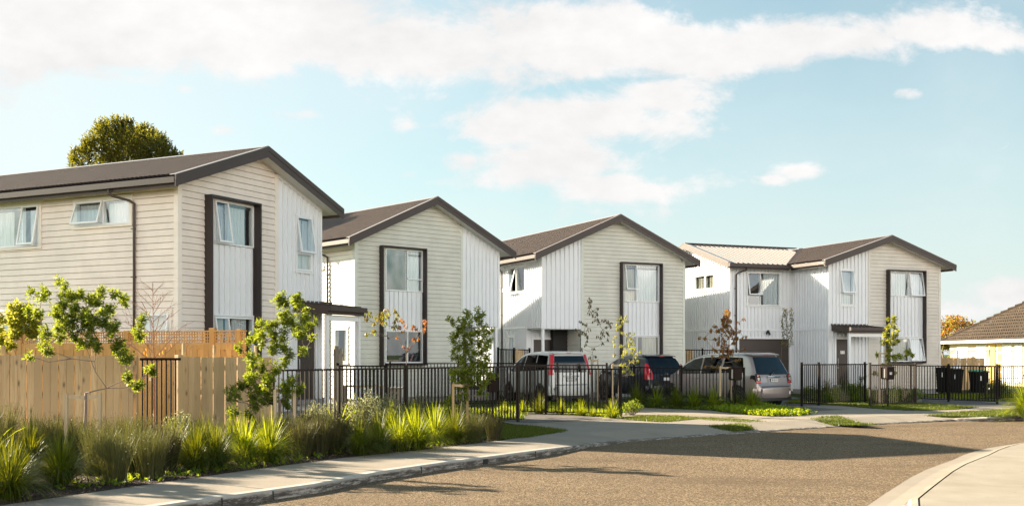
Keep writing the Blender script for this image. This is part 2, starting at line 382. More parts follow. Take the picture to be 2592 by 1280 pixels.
def poly(mb, pts, m):
    tri = tessellate_polygon([[Vector(p) for p in pts]]); mb.add(pts, tri, m)
# road
RPX = [(2195,1280),(2233,1254),(2272,1229),(2307,1207),(2345,1188),(2380,1175),(2411,1164),(2440,1151),(2470,1141),(2500,1134),(2535,1128),(2592,1120)]
right = [G(px, py, ROADZ) for px, py in RPX]
right = [(-6,-14),(-1.2,0),(2.1,7)] + [(p.x, p.y) for p in right] + [(14.3,24.6),(30,35),(60,54),(110,80),(270,150)]
mb = MB(); kk = offs(kerb, .35)
poly(mb, [(p[0], p[1], ROADZ) for p in kk] + [(p[0]+.6, p[1]-.6, ROADZ) for p in reversed(right)], M_asph)
struct(mb.build('road'))
# kerb with a rounded nose and dropped crossings
mb = MB(); sec = []
k0 = kerb
rows = []
for d, f in ((-.005, 'b'), (0.0, 'm'), (.012, 'n'), (.04, 't'), (.16, 'u')):
    r = offs(k0, d); row = []
    for p in r:
        z = p[2]; lo = ROADZ-.02
        row.append((p[0], p[1], {'b': lo, 'm': lo+(z-lo)*.65, 'n': lo+(z-lo)*.9, 't': z, 'u': z+.004}[f]))
    rows.append(row)
def strip(mb, A, B, m):
    n = len(A); mb.add(A+B, [(i, i+1, n+i+1, n+i) for i in range(n-1)], m)
def densify(pl, step=.6):
    out = [pl[0]]
    for a, b in zip(pl, pl[1:]):
        l = math.dist(a, b); n = max(1, min(20, int(l/step)))
        for i in range(1, n+1): out.append(tuple(a[k]+(b[k]-a[k])*i/n for k in range(3)))
    return out
for a, b in zip(rows, rows[1:]): strip(mb, a, b, M_kerb)
struct(mb.build('kerb', smooth=False))
# expansion joints and the drain slot in the kerb face
mb = MB()
for px, w in ((1062,.012),(1222,.13),(1354,.012),(690,.012),(560,.012),(1640,.012)):
    pts = [(px, y) for y in (0,)]
    for (a, b), (pa, pb) in zip(zip(kerb[3:], kerb[4:]), zip(KPX, KPX[1:])):
        if pa[0] <= px < pb[0]:
            t = (px-pa[0])/(pb[0]-pa[0]); A = Vector(a); B = Vector(b); p = A+(B-A)*t; d = (B-A).normalized(); nrm = Vector((d.y, -d.x, 0))
            q = p+nrm*.009; hi = -.015 if w < .05 else -.035
            mb.hexa([q+Vector((0,0,-.125)), q+d*w+Vector((0,0,-.125)), q+d*w-nrm*.03+Vector((0,0,-.125)), q-nrm*.03+Vector((0,0,-.125)), q+Vector((0,0,hi)), q+d*w+Vector((0,0,hi)), q+d*w-nrm*.03+Vector((0,0,hi)), q-nrm*.03+Vector((0,0,hi))], M_ink)
struct(mb.build('kerb_drain_slot'))
# base verge (soil / grass) behind the path and concrete path
inner_px = [(0,1279),(392,1223.5),(604,1193),(845,1161),(1077,1136.5),(1258,1115.5),(1433,1090)]
inner = [G(*p) for p in inner_px]
backe = [G(*p) for p in [(1300,1072),(1270,1064),(1400,1058),(1500,1050),(1640,1040),(1785,1031),(1900,1024),(2034,1011),(2200,1003),(2334,1000),(2450,1004),(2592,1012)]]
inner_all = [(-14,-8),(-10.2,3)] + [(p.x, p.y) for p in inner] + [(p.x, p.y) for p in backe] + [(36,55),(90,92),(255,178)]
kin = offs(kerb, .16); kin15 = offs(kerb, 1.15)
mb = MB(); strip(mb, [(p[0], p[1], p[2]+.004) for p in kin], [(p[0], p[1], .004) for p in kin15], M_conc)
poly(mb, [(p[0], p[1], .004) for p in kin15] + [(p[0], p[1], .004) for p in reversed(inner_all)], M_conc)
struct(mb.build('footpath'))
mb = MB()
def ray_inner(p, d):
    best = None
    for a, b in zip(inner_all, inner_all[1:]):
        e = (b[0]-a[0], b[1]-a[1]); den = d[0]*e[1]-d[1]*e[0]
        if abs(den) < 1e-9: continue
        t = ((a[0]-p[0])*e[1]-(a[1]-p[1])*e[0])/den; u = ((a[0]-p[0])*d[1]-(a[1]-p[1])*d[0])/den
        if 0 <= u <= 1 and t > .3 and (best is None or t < best): best = t
    return best
for i in range(3, len(kin)-3, 2):
    p = kin[i]; a = kin[i-1]; b = kin[i+1]; dx, dy = b[0]-a[0], b[1]-a[1]; l = math.hypot(dx, dy); d = (-dy/l, dx/l); t = ray_inner(p, d) or 1.6; t = min(t, 9)
    w = (dx/l*.006, dy/l*.006); q = (p[0]+d[0]*1.0, p[1]+d[1]*1.0); e = (p[0]+d[0]*t, p[1]+d[1]*t)
    for u, v, z0, z1 in ((p, q, p[2]+.0085, .0085), (q, e, .0085, .0085)):
        mb.quad((u[0]-w[0],u[1]-w[1],z0),(u[0]+w[0],u[1]+w[1],z0),(v[0]+w[0],v[1]+w[1],z1),(v[0]-w[0],v[1]-w[1],z1), M_ink)
struct(mb.build('path_joint'))
mb = MB(); poly(mb, [(p[0], p[1], -.012) for p in offs(kerb, 1.3)] + [(260,900,-.012),(-700,900,-.012),(-700,-12,-.012)], M_lawn)
struct(mb.build('verge'))
# bark-mulched bed
bed = [G(*p) for p in inner_px[:-1]] + [G(1330,1107), G(1264,1090), G(1245,1066), Vector((-.9,28.3,0)), Vector((-4.3,23.6,0)), Vector((-6,21.4,0)), Vector((-16,19.6,0)), Vector((-16,3,0))]
mb = MB(); poly(mb, [(p.x, p.y, -.003) for p in bed], M_soil); struct(mb.build('garden_bed'))
# driveways
def patch(name, pts, m, z=.010):
    mb = MB(); P = []
    for p in pts:
        q = G(*p) if len(p) == 2 else Vector(p); P.append((q.x, q.y, gz(q.x, q.y)+z))
    poly(mb, P, m); return struct(mb.build(name))
d1b = at(1200,895,45)
patch('driveway', [(1236,1041.5),(1380,1044),(1430,1047.5),(1524,1059),(1464,1064),(1347,1070.7),(1245,1065)] , M_drive)
patch('driveway', [(1575,1021),(1784,1039.5),(1900,1050),(1960,1056),(1900,1063),(1763,1060),(1620,1041),(1585,1048)], M_drive2)
patch('driveway', [(3.6,35.5,0),(7.6,40.0,0),(6.0,44.6,0),(.6,42.2,0)], M_drive)
patch('driveway', [(1905,1026),(2024,1029),(2140,1036),(2000,1044),(1925,1037)], M_drive)
patch('driveway', [(8.0,36,0),(12.0,37.6,0),(11.6,47.5,0),(9.0,46.8,0)], M_drive)
patch('driveway', [(2334,1005),(2450,1012),(2528,1021),(2580,1026),(2473,1029.5),(2334,1023)], M_drive)
patch('driveway', [(1264,1066.5),(1347,1072),(1464,1066),(1480,1070),(1440,1084),(1300,1073)], M_conc2, .008)
# right-hand concrete with its dished channel
rr = [(p[0], p[1], ROADZ+.004) for p in right]
def roff(d, z): return [(p[0], p[1], z) for p in offs(rr, -d)]
mb = MB()
A = roff(0, ROADZ+.005); B = roff(.22, ROADZ+.008); C = roff(.42, ROADZ+.03); D = roff(.52, -.01); E2 = roff(.60, 0.0)
for a, b, mm_ in ((A, B, M_conc), (B, C, M_conc), (C, D, M_kerb), (D, E2, M_conc2)): strip(mb, a, b, mm_)
struct(mb.build('kerb_channel'))
mb = MB(); Gp = roff(.60, -.02); H2p = roff(.625, -.02); strip(mb, Gp, H2p, M_ink); struct(mb.build('joint_gap'))
mb = MB(); E3 = roff(.625, 0.0)
poly(mb, E3 + [(270,-60,0),(40,-60,0),(-6,-40,0)], M_conc2)
strip(mb, roff(.625, -.02), E3, M_conc2)
struct(mb.build('plaza_paving'))

# ------------------------------------------------------------ houses
class Fc:  # a wall face: origin, direction along, outward normal
    def __init__(s, o, a, n): s.o, s.a, s.n = o, a, n
    def p(s, t, z, off=0): return (s.o[0]+s.a[0]*t+s.n[0]*off, s.o[1]+s.a[1]*t+s.n[1]*off, z)
    def box(s, mb, t0, t1, z0, z1, o0, o1, m):
        mb.hexa([s.p(t0,z0,o0), s.p(t1,z0,o0), s.p(t1,z0,o1), s.p(t0,z0,o1), s.p(t0,z1,o0), s.p(t1,z1,o0), s.p(t1,z1,o1), s.p(t0,z1,o1)], m)
def subtract(a, b, cuts):
    seg = [(a, b)]
    for c, d in cuts:
        out = []
        for x, y in seg:
            if d <= x or c >= y: out.append((x, y)); continue
            if c > x: out.append((x, c))
            if d < y: out.append((d, y))
        seg = out
    return [(x, y) for x, y in seg if y-x > 1e-3]
def boards(mb, f, t0, t1, z0, z1, m, ops=(), srange=None, cover=.16):
    nrow = int(math.ceil((z1-z0)/cover))
    for k in range(nrow):
        zb = z0+k*cover; zt = min(zb+cover, z1)
        cuts = sorted({zb, zt} | {z for o in ops for z in (o[2], o[3]) if zb < z < zt})
        pr = lambda z: .036-.022*(z-zb)/cover
        for za, zc in zip(cuts, cuts[1:]):
            mid = (za+zc)/2
            A = srange(za) if srange else (t0, t1); B = srange(zc) if srange else (t0, t1)
            A = (max(A[0], t0), min(A[1], t1)); B = (max(B[0], t0), min(B[1], t1))
            if A[1] <= A[0]: continue
            if B[1] < B[0]: B = ((A[0]+A[1])/2,)*2
            segs = subtract(A[0], A[1], [(o[0], o[1]) for o in ops if o[2] < mid < o[3]])
            for i, (x, y) in enumerate(segs):
                xt = B[0] if abs(x-A[0]) < 1e-6 else x; yt = B[1] if abs(y-A[1]) < 1e-6 else y
                z_ = za
                if za == zb:
                    z_ = min(za+.010, zc); mb.quad(f.p(x, z_, -.012), f.p(y, z_, -.012), f.p(y, z_, .036), f.p(x, z_, .036), m); mb.quad(f.p(x, za-.002, -.012), f.p(y, za-.002, -.012), f.p(y, z_, -.012), f.p(x, z_, -.012), m)
                mb.quad(f.p(x, z_, pr(za)), f.p(y, z_, pr(za)), f.p(yt, zc, pr(zc)), f.p(xt, zc, pr(zc)), m)
def ribs(mb, f, t0, t1, z0, topz, m, ops=(), pitch=.2, rib=.032, cap=None):
    g = []; t = t0
    while t < t1-1e-4: g.append(t); t += pitch
    g.append(t1)
    br = sorted(set(g) | {x for o in ops for x in (o[0], o[1]) if t0 < x < t1})
    for a, b in zip(br, br[1:]):
        mid = (a+b)/2; za, zb_ = topz(a+1e-6), topz(b-1e-6)
        for x, y in subtract(z0, max(za, zb_)+.001, [(o[2], o[3]) for o in ops if o[0] < mid < o[1]]):
            last = y > max(za, zb_)
            mb.quad(f.p(a, x, .008), f.p(b, x, .008), f.p(b, zb_ if last else y, .008), f.p(a, za if last else y, .008), m)
    for t in g[1:-1]:
        for x, y in subtract(z0, topz(t), [(o[2]-.01, o[3]+.02) for o in ops if o[0]-.02 < t < o[1]+.02]):
            f.box(mb, t-rib/2, t+rib/2, x, y, .008, .052, m)
def curtain(f, t0, t1, z0, z1, mat, parent, off=-.10, amp=.022, wave=.13):
    mb = MB(); n = max(8, int((t1-t0)/.018)); vs = []
    for i in range(n+1):
        t = t0+(t1-t0)*i/n
        for j, z in enumerate((z0, z0+(z1-z0)*.5, z1-.08, z1)):
            a = amp*(1.15-.25*j); vs.append(f.p(t, z, off+a*math.sin(t/wave*2*math.pi+.6*math.sin(t*9)+j*.25)))
    mb.add(vs, [(i*4+j, (i+1)*4+j, (i+1)*4+j+1, i*4+j+1) for i in range(n) for j in range(3)], mat)
    return mb.build('curtain', parent, True)
def window(root, f, t0, t1, z0, z1, panes, curt, trim=None, tw=.085, mat=None, sill=True, rs=None):
    """panes: (ta, tb, za, zb, open_angle)"""
    fr = .045; mat = mat or M_white; mb = MB()
    for a in ((t0, t1, z0, z0+fr), (t0, t1, z1-fr, z1), (t0, t0+fr, z0+fr, z1-fr), (t1-fr, t1, z0+fr, z1-fr)): f.box(mb, *a, -.06, .045, mat)
    eds = set()
    for ta, tb, za, zb, an in panes:
        if ta > t0+.01: f.box(mb, ta-.022, ta+.022, max(za, z0)+fr*.5, min(zb, z1)-fr*.5, -.055, .042, mat) if ('v', ta) not in eds or True else None
        if za > z0+.01: f.box(mb, ta+.022, tb-.022, za-.022, za+.022, -.055, .040, mat)
    if trim:
        f.box(mb, t0-tw, t0, z0-.02, z1, .0, .052, trim); f.box(mb, t1, t1+tw, z0-.02, z1, .0, .052, trim)
        f.box(mb, t0-tw-.02, t1+tw+.02, z1, z1+tw, .0, .055, trim)
        if sill: f.box(mb, t0-tw-.02, t1+tw+.02, z0-.07, z0-.02, .0, .075, trim)
    # reveal
    for a in ((t0-.002, t0, z0, z1), (t1, t1+.002, z0, z1)): f.box(mb, *a, -.14, .03, mat)
    w = mb.build('window', root)
    for ta, tb, za, zb, an in panes:
        mb = MB()
        if an == 0:
            mb.quad(f.p(ta+.02, za+.02, 0.01), f.p(tb-.02, za+.02, .01), f.p(tb-.02, zb-.02, .01), f.p(ta+.02, zb-.02, .01), M_glass); mb.build('pane', w)
        else:
            a = R(an); h = zb-za-.03; zt = zb-.015; st = .045
            def P(t, d, o=0): return f.p(t, zt-d*math.cos(a)+o*math.sin(a), .05+d*math.sin(a)+o*math.cos(a))
            def bx(ta, tb, d0, d1, m, o0=-.018, o1=.018): mb.hexa([P(ta,d0,o0),P(tb,d0,o0),P(tb,d1,o0),P(ta,d1,o0),P(ta,d0,o1),P(tb,d0,o1),P(tb,d1,o1),P(ta,d1,o1)], m)
            bx(ta, tb, 0, st, mat); bx(ta, tb, h-st, h, mat); bx(ta, ta+st, st, h-st, mat); bx(tb-st, tb, st, h-st, mat)
            mb.quad(P(ta+st, st), P(tb-st, st), P(tb-st, h-st), P(ta+st, h-st), M_glass)
            mb.bar(P(ta+.03, h-.02, -.02), f.p(ta+.03, za+.06, .0), .012, .012, M_metalgrey); mb.bar(P(tb-.03, h-.02, -.02), f.p(tb-.03, za+.06, .0), .012, .012, M_metalgrey)
            mb.build('sash', w)
    for c in curt:
        curtain(f, c[0], c[1], z0+.03 if len(c) < 4 else c[3], z1-.04, c[2] if len(c) > 2 else M_curtain, w)
    return w
def downpipe(root, f, t, ztop, goff, zb=0.15, off=.075, r=.035, lat=.28):
    mb = MB()
    pts = [f.p(t-lat, ztop, goff), f.p(t-lat, ztop-.14, goff), f.p(t-lat*.85, ztop-.20, goff*.88+off*.12), f.p(t-lat*.2, ztop-.30, goff*.15+off*.85), f.p(t, ztop-.37, off), f.p(t, ztop-.6, off), f.p(t, zb, off)]
    mb.tube(pts, r, M_brown, 8)
    z = ztop-1.0
    while z > .4: f.box(mb, t-.02, t+.10, z, z+.02, .0, off+.02, M_brown); z -= 1.2
    return mb.build('downpipe', root, True)
class House:
    def __init__(s, label, O, ang, W, tipb, apex, L, cladL, oe=.55, og=.43, roofname='house', group='pitched roof houses along the street'):
        a = R(ang); s.u = (math.sin(a), math.cos(a)); s.W, s.L, s.oe, s.og = W, L, oe, og
        s.root = empty('house', (O[0], O[1], 0), math.atan2(s.u[1], s.u[0])); tag(s.root, label, 'house', group)
        s.tip = tipb+.25; s.apex = apex-.03; s.k = (s.apex-s.tip)/(W/2+oe)
        s.gable = Fc((0,0), (1,0), (0,-1)); s.left = Fc((0,0), (0,1), (-1,0)); s.rightf = Fc((W,0), (0,1), (1,0)); s.back = Fc((0,L), (1,0), (0,1))
        s.under = .20
    def zr(s, x): return s.tip+(min(x, s.W-x)+s.oe)*s.k
    def top(s, x): return s.zr(x)-s.under
    def srange(s, z):
        e = (z+s.under-s.tip)/s.k-s.oe; return (max(0, e), min(s.W, s.W-e))
    def roof(s, valley=None):
        # corrugated sheets
        W, L, oe, og = s.W, s.L, s.oe, s.og
        def sheet(x0, x1, y0, y1, z0, z1, mb, clip=None):
            mi_ = []; vs = []; y = y0; prof = ((0, 0), (.085, 0), (.095, .050), (.135, .050), (.145, 0)); rows = []
            while y < y1:
                for d, h in prof[:-1]:
                    if y+d <= y1: rows.append((y+d, h))
                y += .145
            rows.append((y1, 0))
            for yy, h in rows: vs += [(x0, yy, z0+h), (x1, yy, z1+h)]
            nr = len(rows)-1; cr = [rows[i][1] > 0 and rows[i+1][1] > 0 for i in range(nr)]
            mb.add(vs, [(2*i, 2*i+1, 2*i+3, 2*i+2) for i in range(nr) if not cr[i]], M_roof); mb.add(vs, [(2*i, 2*i+1, 2*i+3, 2*i+2) for i in range(nr) if cr[i]], M_crest)  # rib tops paler than the pans: sunlit stripes put into the colour
        mb = MB()
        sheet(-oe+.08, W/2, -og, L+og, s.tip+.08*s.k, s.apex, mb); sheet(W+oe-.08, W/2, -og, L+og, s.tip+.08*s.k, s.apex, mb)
        for sg in (-1, 1):
            xe = -oe+.12 if sg < 0 else W+oe-.12; ze = s.tip-s.under+.12*s.k
            mb.quad((xe, -og+.02, ze), (xe, L+og-.02, ze), (W/2, L+og-.02, s.apex-s.under), (W/2, -og+.02, s.apex-s.under), M_soffit)
        rf = mb.build('roof', s.root)
        mb = MB()   # ridge cap
        for sg in (-1, 1): mb.quad((W/2, -og-.01, s.apex+.06), (W/2, L+og, s.apex+.06), (W/2+sg*.20, L+og, s.apex+.06-.20*s.k), (W/2+sg*.20, -og-.01, s.apex+.06-.20*s.k), M_flash)
        mb.build('ridge_cap', rf)
        for yb, sg in ((-og, -1), (L+og, 1)):   # barge boards + flashing
            mb = MB()
            for side in (-1, 1):
                xt = -oe if side < 0 else W+oe
                def pt(x, z, y): return (x, y, z)
                ya, yb2 = yb, yb+sg*.03
                for (h0, h1, e0, e1, mt) in ((-.25, -.09, 0, .028, M_brown), (-.09, .035, -.0, .042, M_brown)):
                    y0, y1 = yb+sg*e0, yb+sg*e1
                    mb.hexa([(xt, y0, s.tip+h0), (W/2, y0, s.apex+h0), (W/2, y1, s.apex+h0), (xt, y1, s.tip+h0), (xt, y0, s.tip+h1), (W/2, y0, s.apex+h1), (W/2, y1, s.apex+h1), (xt, y1, s.tip+h1)], mt)
                y0, y1 = yb+sg*.042, yb-sg*.17
                mb.hexa([(xt, y0, s.tip+.036), (W/2, y0, s.apex+.036), (W/2, y1, s.apex+.036), (xt, y1, s.tip+.036), (xt, y0, s.tip+.046), (W/2, y0, s.apex+.046), (W/2, y1, s.apex+.046), (xt, y1, s.tip+.046)], M_flash)  # flashing colour lightened as a painted highlight
            mb.build('barge_board', rf)
        for side, y0, y1 in ((-1, -og+.03, (valley if valley else L+og-.03)), (1, -og+.03, L+og-.03)):
            mb = MB(); x0 = -oe+.005 if side < 0 else W+oe-.005; s_ = -side
            xa, xb = sorted((x0, x0+s_*.115))
            z0 = s.tip-.15; z1 = s.tip-.01
            mb.box(xa, y0, z0, xb, y1, z0+.01, M_brown); mb.box(x0-.004, y0, z0, x0+.004, y1, z1, M_brown)
            xc = x0+s_*.12; mb.box(min(xc, xc+s_*.025), y0, s.tip-.235, max(xc, xc+s_*.025), y1, s.tip+.01, M_brown)
            mb.box(min(x0, x0+s_*.015), y0, z1-.015, max(x0, x0+s_*.015), y1, z1, M_brown)
            mb.build('gutter', s.root)
        return rf
    def interior(s):
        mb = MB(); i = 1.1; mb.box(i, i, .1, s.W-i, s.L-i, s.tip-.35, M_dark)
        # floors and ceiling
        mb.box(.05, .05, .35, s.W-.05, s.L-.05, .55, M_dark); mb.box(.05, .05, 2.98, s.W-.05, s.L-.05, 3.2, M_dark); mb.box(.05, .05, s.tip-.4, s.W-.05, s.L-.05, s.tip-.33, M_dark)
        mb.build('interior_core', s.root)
    def foundation(s, z=.22):
        mb = MB(); mb.box(.03, .03, -.05, s.W-.03, s.L-.03, z, M_concf); mb.build('foundation', s.root)
    def corner(s, mb, m, x, y, z0, z1, sx=1, w=.10):
        mb.box(x-.036 if sx > 0 else x-w, y-.037, z0, x+w if sx > 0 else x+.036, y+.0, z1, m)
        mb.box(x-.037 if sx > 0 else x-.001, y-.0371, z0, x+.001 if sx > 0 else x+.037, y+w, z1-.001, m)
def boxframe(h, u0, u1, z0, z1, p=.26):
    f = h.gable; mb = MB(); t = .045
    f.box(mb, u0, u0+t, z0, z1, .0, p, M_box); f.box(mb, u1-t, u1, z0, z1, .0, p, M_box)
    f.box(mb, u0+t, u1-t, z1-t, z1, .0, p, M_box); f.box(mb, u0+t, u1-t, z0, z0+t, .0, p, M_box)
    return mb.build('window_surround', h.root)
def panel(h, u0, u1, z0, z1):
    f = h.gable; mb = MB(); ribs(mb, f, u0, u1, z0, lambda x: z1, M_whitemetal)
    f.box(mb, u0, u1, z0-.03, z0+.015, .0, .05, M_white); mb.build('infill_panel', h.root)
def canopy(h, u0, u1, zt, zf, p, post=True, posts=(.12, -.12)):
    f = h.gable; mb = MB()
    mb.hexa([f.p(u0,zt-.24,.03), f.p(u1,zt-.24,.03), f.p(u1,zf-.24,p), f.p(u0,zf-.24,p), f.p(u0,zt,.03), f.p(u1,zt,.03), f.p(u1,zf,p), f.p(u0,zf,p)], M_brown)
    t = u0
    while t < u1: mb.hexa([f.p(t,zt+.001,.03), f.p(t+.04,zt+.001,.03), f.p(t+.04,zf+.001,p), f.p(t,zf+.001,p), f.p(t,zt+.03,.03), f.p(t+.04,zt+.03,.03), f.p(t+.04,zf+.03,p), f.p(t,zf+.03,p)], M_roof); t += .2
    f.box(mb, u0, u1, zf-.14, zf+.0, p, p+.11, M_brown)
    f.box(mb, u0-.02, u1+.02, zt-.0, zt+.07, .02, .05, M_brown)
    c = mb.build('canopy', h.root)
    mb = MB(); f.box(mb, u0+.1, u1-.1, zf-.40, zf-.242, p-.19, p-.09, M_white); mb.build('beam', c)
    for q in posts:
        t = u0+q if q > 0 else u1+q
        mb = MB(); f.box(mb, t-.05, t+.05, 0, zf-.241, p-.18, p-.08, M_white); mb.build('post', c)
def door(h, f, t0, t1, z0, z1, num=None, hside=0, transom=False):
    mb = MB(); f.box(mb, t0-.08, t0, z0, z1+.08, -.02, .05, M_white); f.box(mb, t1, t1+.08, z0, z1+.08, -.02, .05, M_white); f.box(mb, t0, t1, z1, z1+.08, -.02, .05, M_white)
    f.box(mb, t0, t1, z0, z1, -.04, -.01, M_door)
    n = 9
    for i in range(n):
        a = t0+(t1-t0)*i/n; f.box(mb, a+.008, t0+(t1-t0)*(i+1)/n-.004, z0+.01, z1-.01, -.01, .0, M_door)
    f.box(mb, t0-.12, t1+.12, z0-.12, z0, -.05, .3, M_concf)
    d = mb.build('door', h.root)
    mb = MB(); tx = t0+.09 if hside == 0 else t1-.09
    mb.tube([f.p(tx, z0+.85, .03), f.p(tx, z0+.85, .06), f.p(tx, z0+1.15, .06), f.p(tx, z0+1.15, .03)], .012, M_metalgrey, 6); mb.tube([f.p(tx, z0+.75, .0), f.p(tx, z0+.75, .03)], .03, M_metalgrey, 10)
    mb.build('handle', d)
    if num:
        c = (t0+t1)/2; z = z0+1.42; mb = MB()
        for i in (-1, 1): f.box(mb, c+i*.057-.052, c+i*.057+.052, z-.07, z+.07, .001, .012, M_plate)
        mb.build('number_plate', d)
        n_ = Vector((f.n[0], f.n[1], 0)); a_ = Vector((f.a[0], f.a[1], 0)); up = Vector((0,0,1))
        if a_.cross(up).dot(n_) < 0: a_ = -a_
        for i, ch in zip((-1, 1), num):
            M = Matrix((a_, up, n_)).transposed().to_4x4(); M.translation = Vector(f.p(c+i*.057, z, .015)); text_mesh('number', ch, .14, M_ink, d, M)

# --- house 1 : cream weatherboard, nearest
h = House('nearest house with cream weatherboard walls and a long brown roof behind the timber fence', (-8.138,25.784), 26.27, 5.719, 5.768, 7.298, 12.5, None)
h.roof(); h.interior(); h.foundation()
opsG = [(1.24,2.77,1.4,5.72), (4.58,5.27,4.16,5.71), (4.58,5.47,.5,2.68)]
opsL = [(4.79,6.75,4.64,5.74), (1.55,3.44,5.06,5.72), (.25,1.04,1.5,2.81), (4.79,6.6,1.5,2.78)]
mb = MB(); boards(mb, h.gable, .10, 3.642, .2, 8, M_cream, opsG, h.srange)
f = h.gable; h.corner(mb, M_trimC, 0, 0, .2, h.top(0)+.02); f.box(mb, 3.642, 3.788, .2, h.top(3.79), .0, .037, M_trimC)
boards(mb, h.left, .10, 12.5, .2, h.top(0), M_cream, opsL)
boards(mb, h.back, 0, 5.719, .2, 8, M_cream, (), h.srange)
mb.build('weatherboard_wall', h.root)
mb = MB(); ribs(mb, h.gable, 3.79, 5.719, .2, h.top, M_whitemetal, opsG); ribs(mb, h.rightf, 0, 12.5, .2, lambda x: h.top(0), M_whitemetal, ())
mb.box(5.69, -.045, .2, 5.765, .06, h.top(0), M_white)
mb.hexa([(3.79,-.05,h.top(3.79)-.1),(5.719,-.05,h.top(0)-.1),(5.719,-.02,h.top(0)-.1),(3.79,-.02,h.top(3.79)-.1),(3.79,-.05,h.top(3.79)),(5.719,-.05,h.top(0)),(5.719,-.02,h.top(0)),(3.79,-.02,h.top(3.79))], M_white)
mb.build('ribbed_steel_wall', h.root)
boxframe(h, .90, 2.80, 1.37, 5.79, .27); panel(h, 1.24, 2.765, 2.80, 4.60)
mb = MB(); boards(mb, h.gable, .945, 1.24, 1.4, 5.745, M_cream); mb.build('cladding_infill', h.root)
window(h.root, h.gable, 1.24, 2.765, 4.61, 5.72, [(1.24,1.74,4.61,5.72,9), (1.74,2.765,4.61,5.72,0)], [(1.27,1.72), (1.8,2.55)])
window(h.root, h.gable, 1.24, 2.765, 1.45, 2.76, [(1.24,1.76,1.45,2.76,9), (1.76,2.765,1.45,2.76,0)], [(1.28,1.7,M_curtainb), (2.05,2.6)])
window(h.root, h.gable, 4.58, 5.27, 4.16, 5.70, [(4.58,5.27,4.64,5.70,9), (4.58,5.27,4.16,4.64,0)], [(4.6,4.95), (5.0,5.25)], trim=M_white, tw=.03)
window(h.root, h.left, 4.79, 6.75, 4.64, 5.73, [(4.79,5.42,4.64,5.73,10), (5.42,6.75,4.64,5.73,0)], [(4.85,5.3), (5.9,6.7)], trim=M_trimC)
window(h.root, h.left, 1.55, 3.44, 5.06, 5.70, [(1.55,2.47,5.06,5.70,0), (2.47,3.44,5.06,5.70,17)], [(1.6,2.42), (2.55,3.4)], trim=M_trimC)
window(h.root, h.left, .25, 1.04, 1.5, 2.80, [(.25,1.04,1.5,2.80,7)], [(.3,1.0,M_curtainb)], trim=M_trimC)
window(h.root, h.left, 4.79, 6.6, 1.5, 2.77, [(4.79,5.7,1.5,2.77,0), (5.7,6.6,1.5,2.77,0)], [(5.9,6.5)], trim=M_trimC)
downpipe(h.root, h.left, 1.364, h.tip-.12, h.oe-.06, lat=-.42)
mb = MB(); f = h.left; mb.hexa([f.p(2.1,2.70,.02), f.p(2.34,2.70,.02), f.p(2.34,2.70,.20), f.p(2.1,2.70,.20), f.p(2.12,2.90,.02), f.p(2.32,2.90,.02), f.p(2.32,2.90,.05), f.p(2.12,2.90,.05)], M_trimC)
mb.build('vent_hood', h.root)
canopy(h, 4.45, 6.24, 3.25, 3.13, 1.2, posts=(.13, -.13)); door(h, h.gable, 4.60, 5.45, .5, 2.62, '71', 0)
# lower rear eave seen past the gable
mb = MB(); mb.box(5.75, 2.6, 5.42, 6.16, 4.4, 5.44, M_soffit); mb.box(6.16, 2.55, 5.35, 6.28, 4.45, 5.57, M_brown); mb.box(5.76, 2.55, 5.38, 6.16, 2.60, 5.60, M_brown)
mb.tube([(6.1,2.75,5.4),(6.1,2.75,5.25),(5.85,2.75,5.12)], .045, M_brown, 8); mb.build('rear_eave', h.root)
H1 = h

# --- house 2 : sage weatherboard with brown-framed tall window, porch under the white upper storey at right
h = House('sage weatherboard house with sunlit left wall, second from the left', (-5.543,37.388), 47.96, 6.729, 5.547, 7.625, 11.5, None)
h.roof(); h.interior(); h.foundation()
f = h.gable
opsG = [(1.28,2.97,1.4,5.62), (4.885,6.8,-.1,2.86)]
opsL = [(.46,1.27,1.5,2.70), (2.08,3.2,4.95,5.48)]
mb = MB(); boards(mb, f, .10, 4.771, .2, 8, M_sage, opsG, h.srange); h.corner(mb, M_trimS, 0, 0, .2, h.top(0)+.02)
f.box(mb, 4.771, 4.884, .2, h.top(4.884), .0, .037, M_trimS)
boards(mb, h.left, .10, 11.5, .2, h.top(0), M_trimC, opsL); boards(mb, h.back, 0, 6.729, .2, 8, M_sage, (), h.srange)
pf = Fc((4.884,0), (0,1), (1,0)); boards(mb, pf, 0, 1.4, .2, 2.86, M_sage); mb.build('weatherboard_wall', h.root)
mb = MB(); ribs(mb, f, 4.885, 6.729, 2.86, h.top, M_whitemetal); ribs(mb, h.rightf, 0, 11.5, .2, lambda x: h.top(0), M_whitemetal, [(-.1,1.4,-.1,2.86)])
pb = Fc((4.885,1.4), (1,0), (0,-1)); ribs(mb, pb, 0, 1.84, .2, lambda x: 2.87, M_whitemetal, [(.5,1.4,.45,2.4)])
mb.box(4.885, .0, 2.84, 6.729, 1.4, 2.86, M_soffit); mb.box(6.70, -.045, 2.86, 6.77, .06, h.top(0), M_white); mb.box(4.885,0,.0,6.729,1.4,.42,M_concf)
mb.build('ribbed_steel_wall', h.root)
mb = MB(); mb.box(6.60, .02, .42, 6.70, .12, 2.84, M_white); mb.build('porch_post', h.root)
door(h, pb, .5, 1.35, .45, 2.4, None, 0)
boxframe(h, 1.02, 3.01, 1.37, 5.69, .26); panel(h, 1.28, 2.97, 2.68, 4.07)
window(h.root, f, 1.28, 2.97, 4.08, 5.62, [(1.28,2.27,4.08,5.62,0), (2.27,2.97,4.55,5.62,0), (2.27,2.97,4.08,4.55,0)], [(1.3,1.42), (2.3,2.93)])
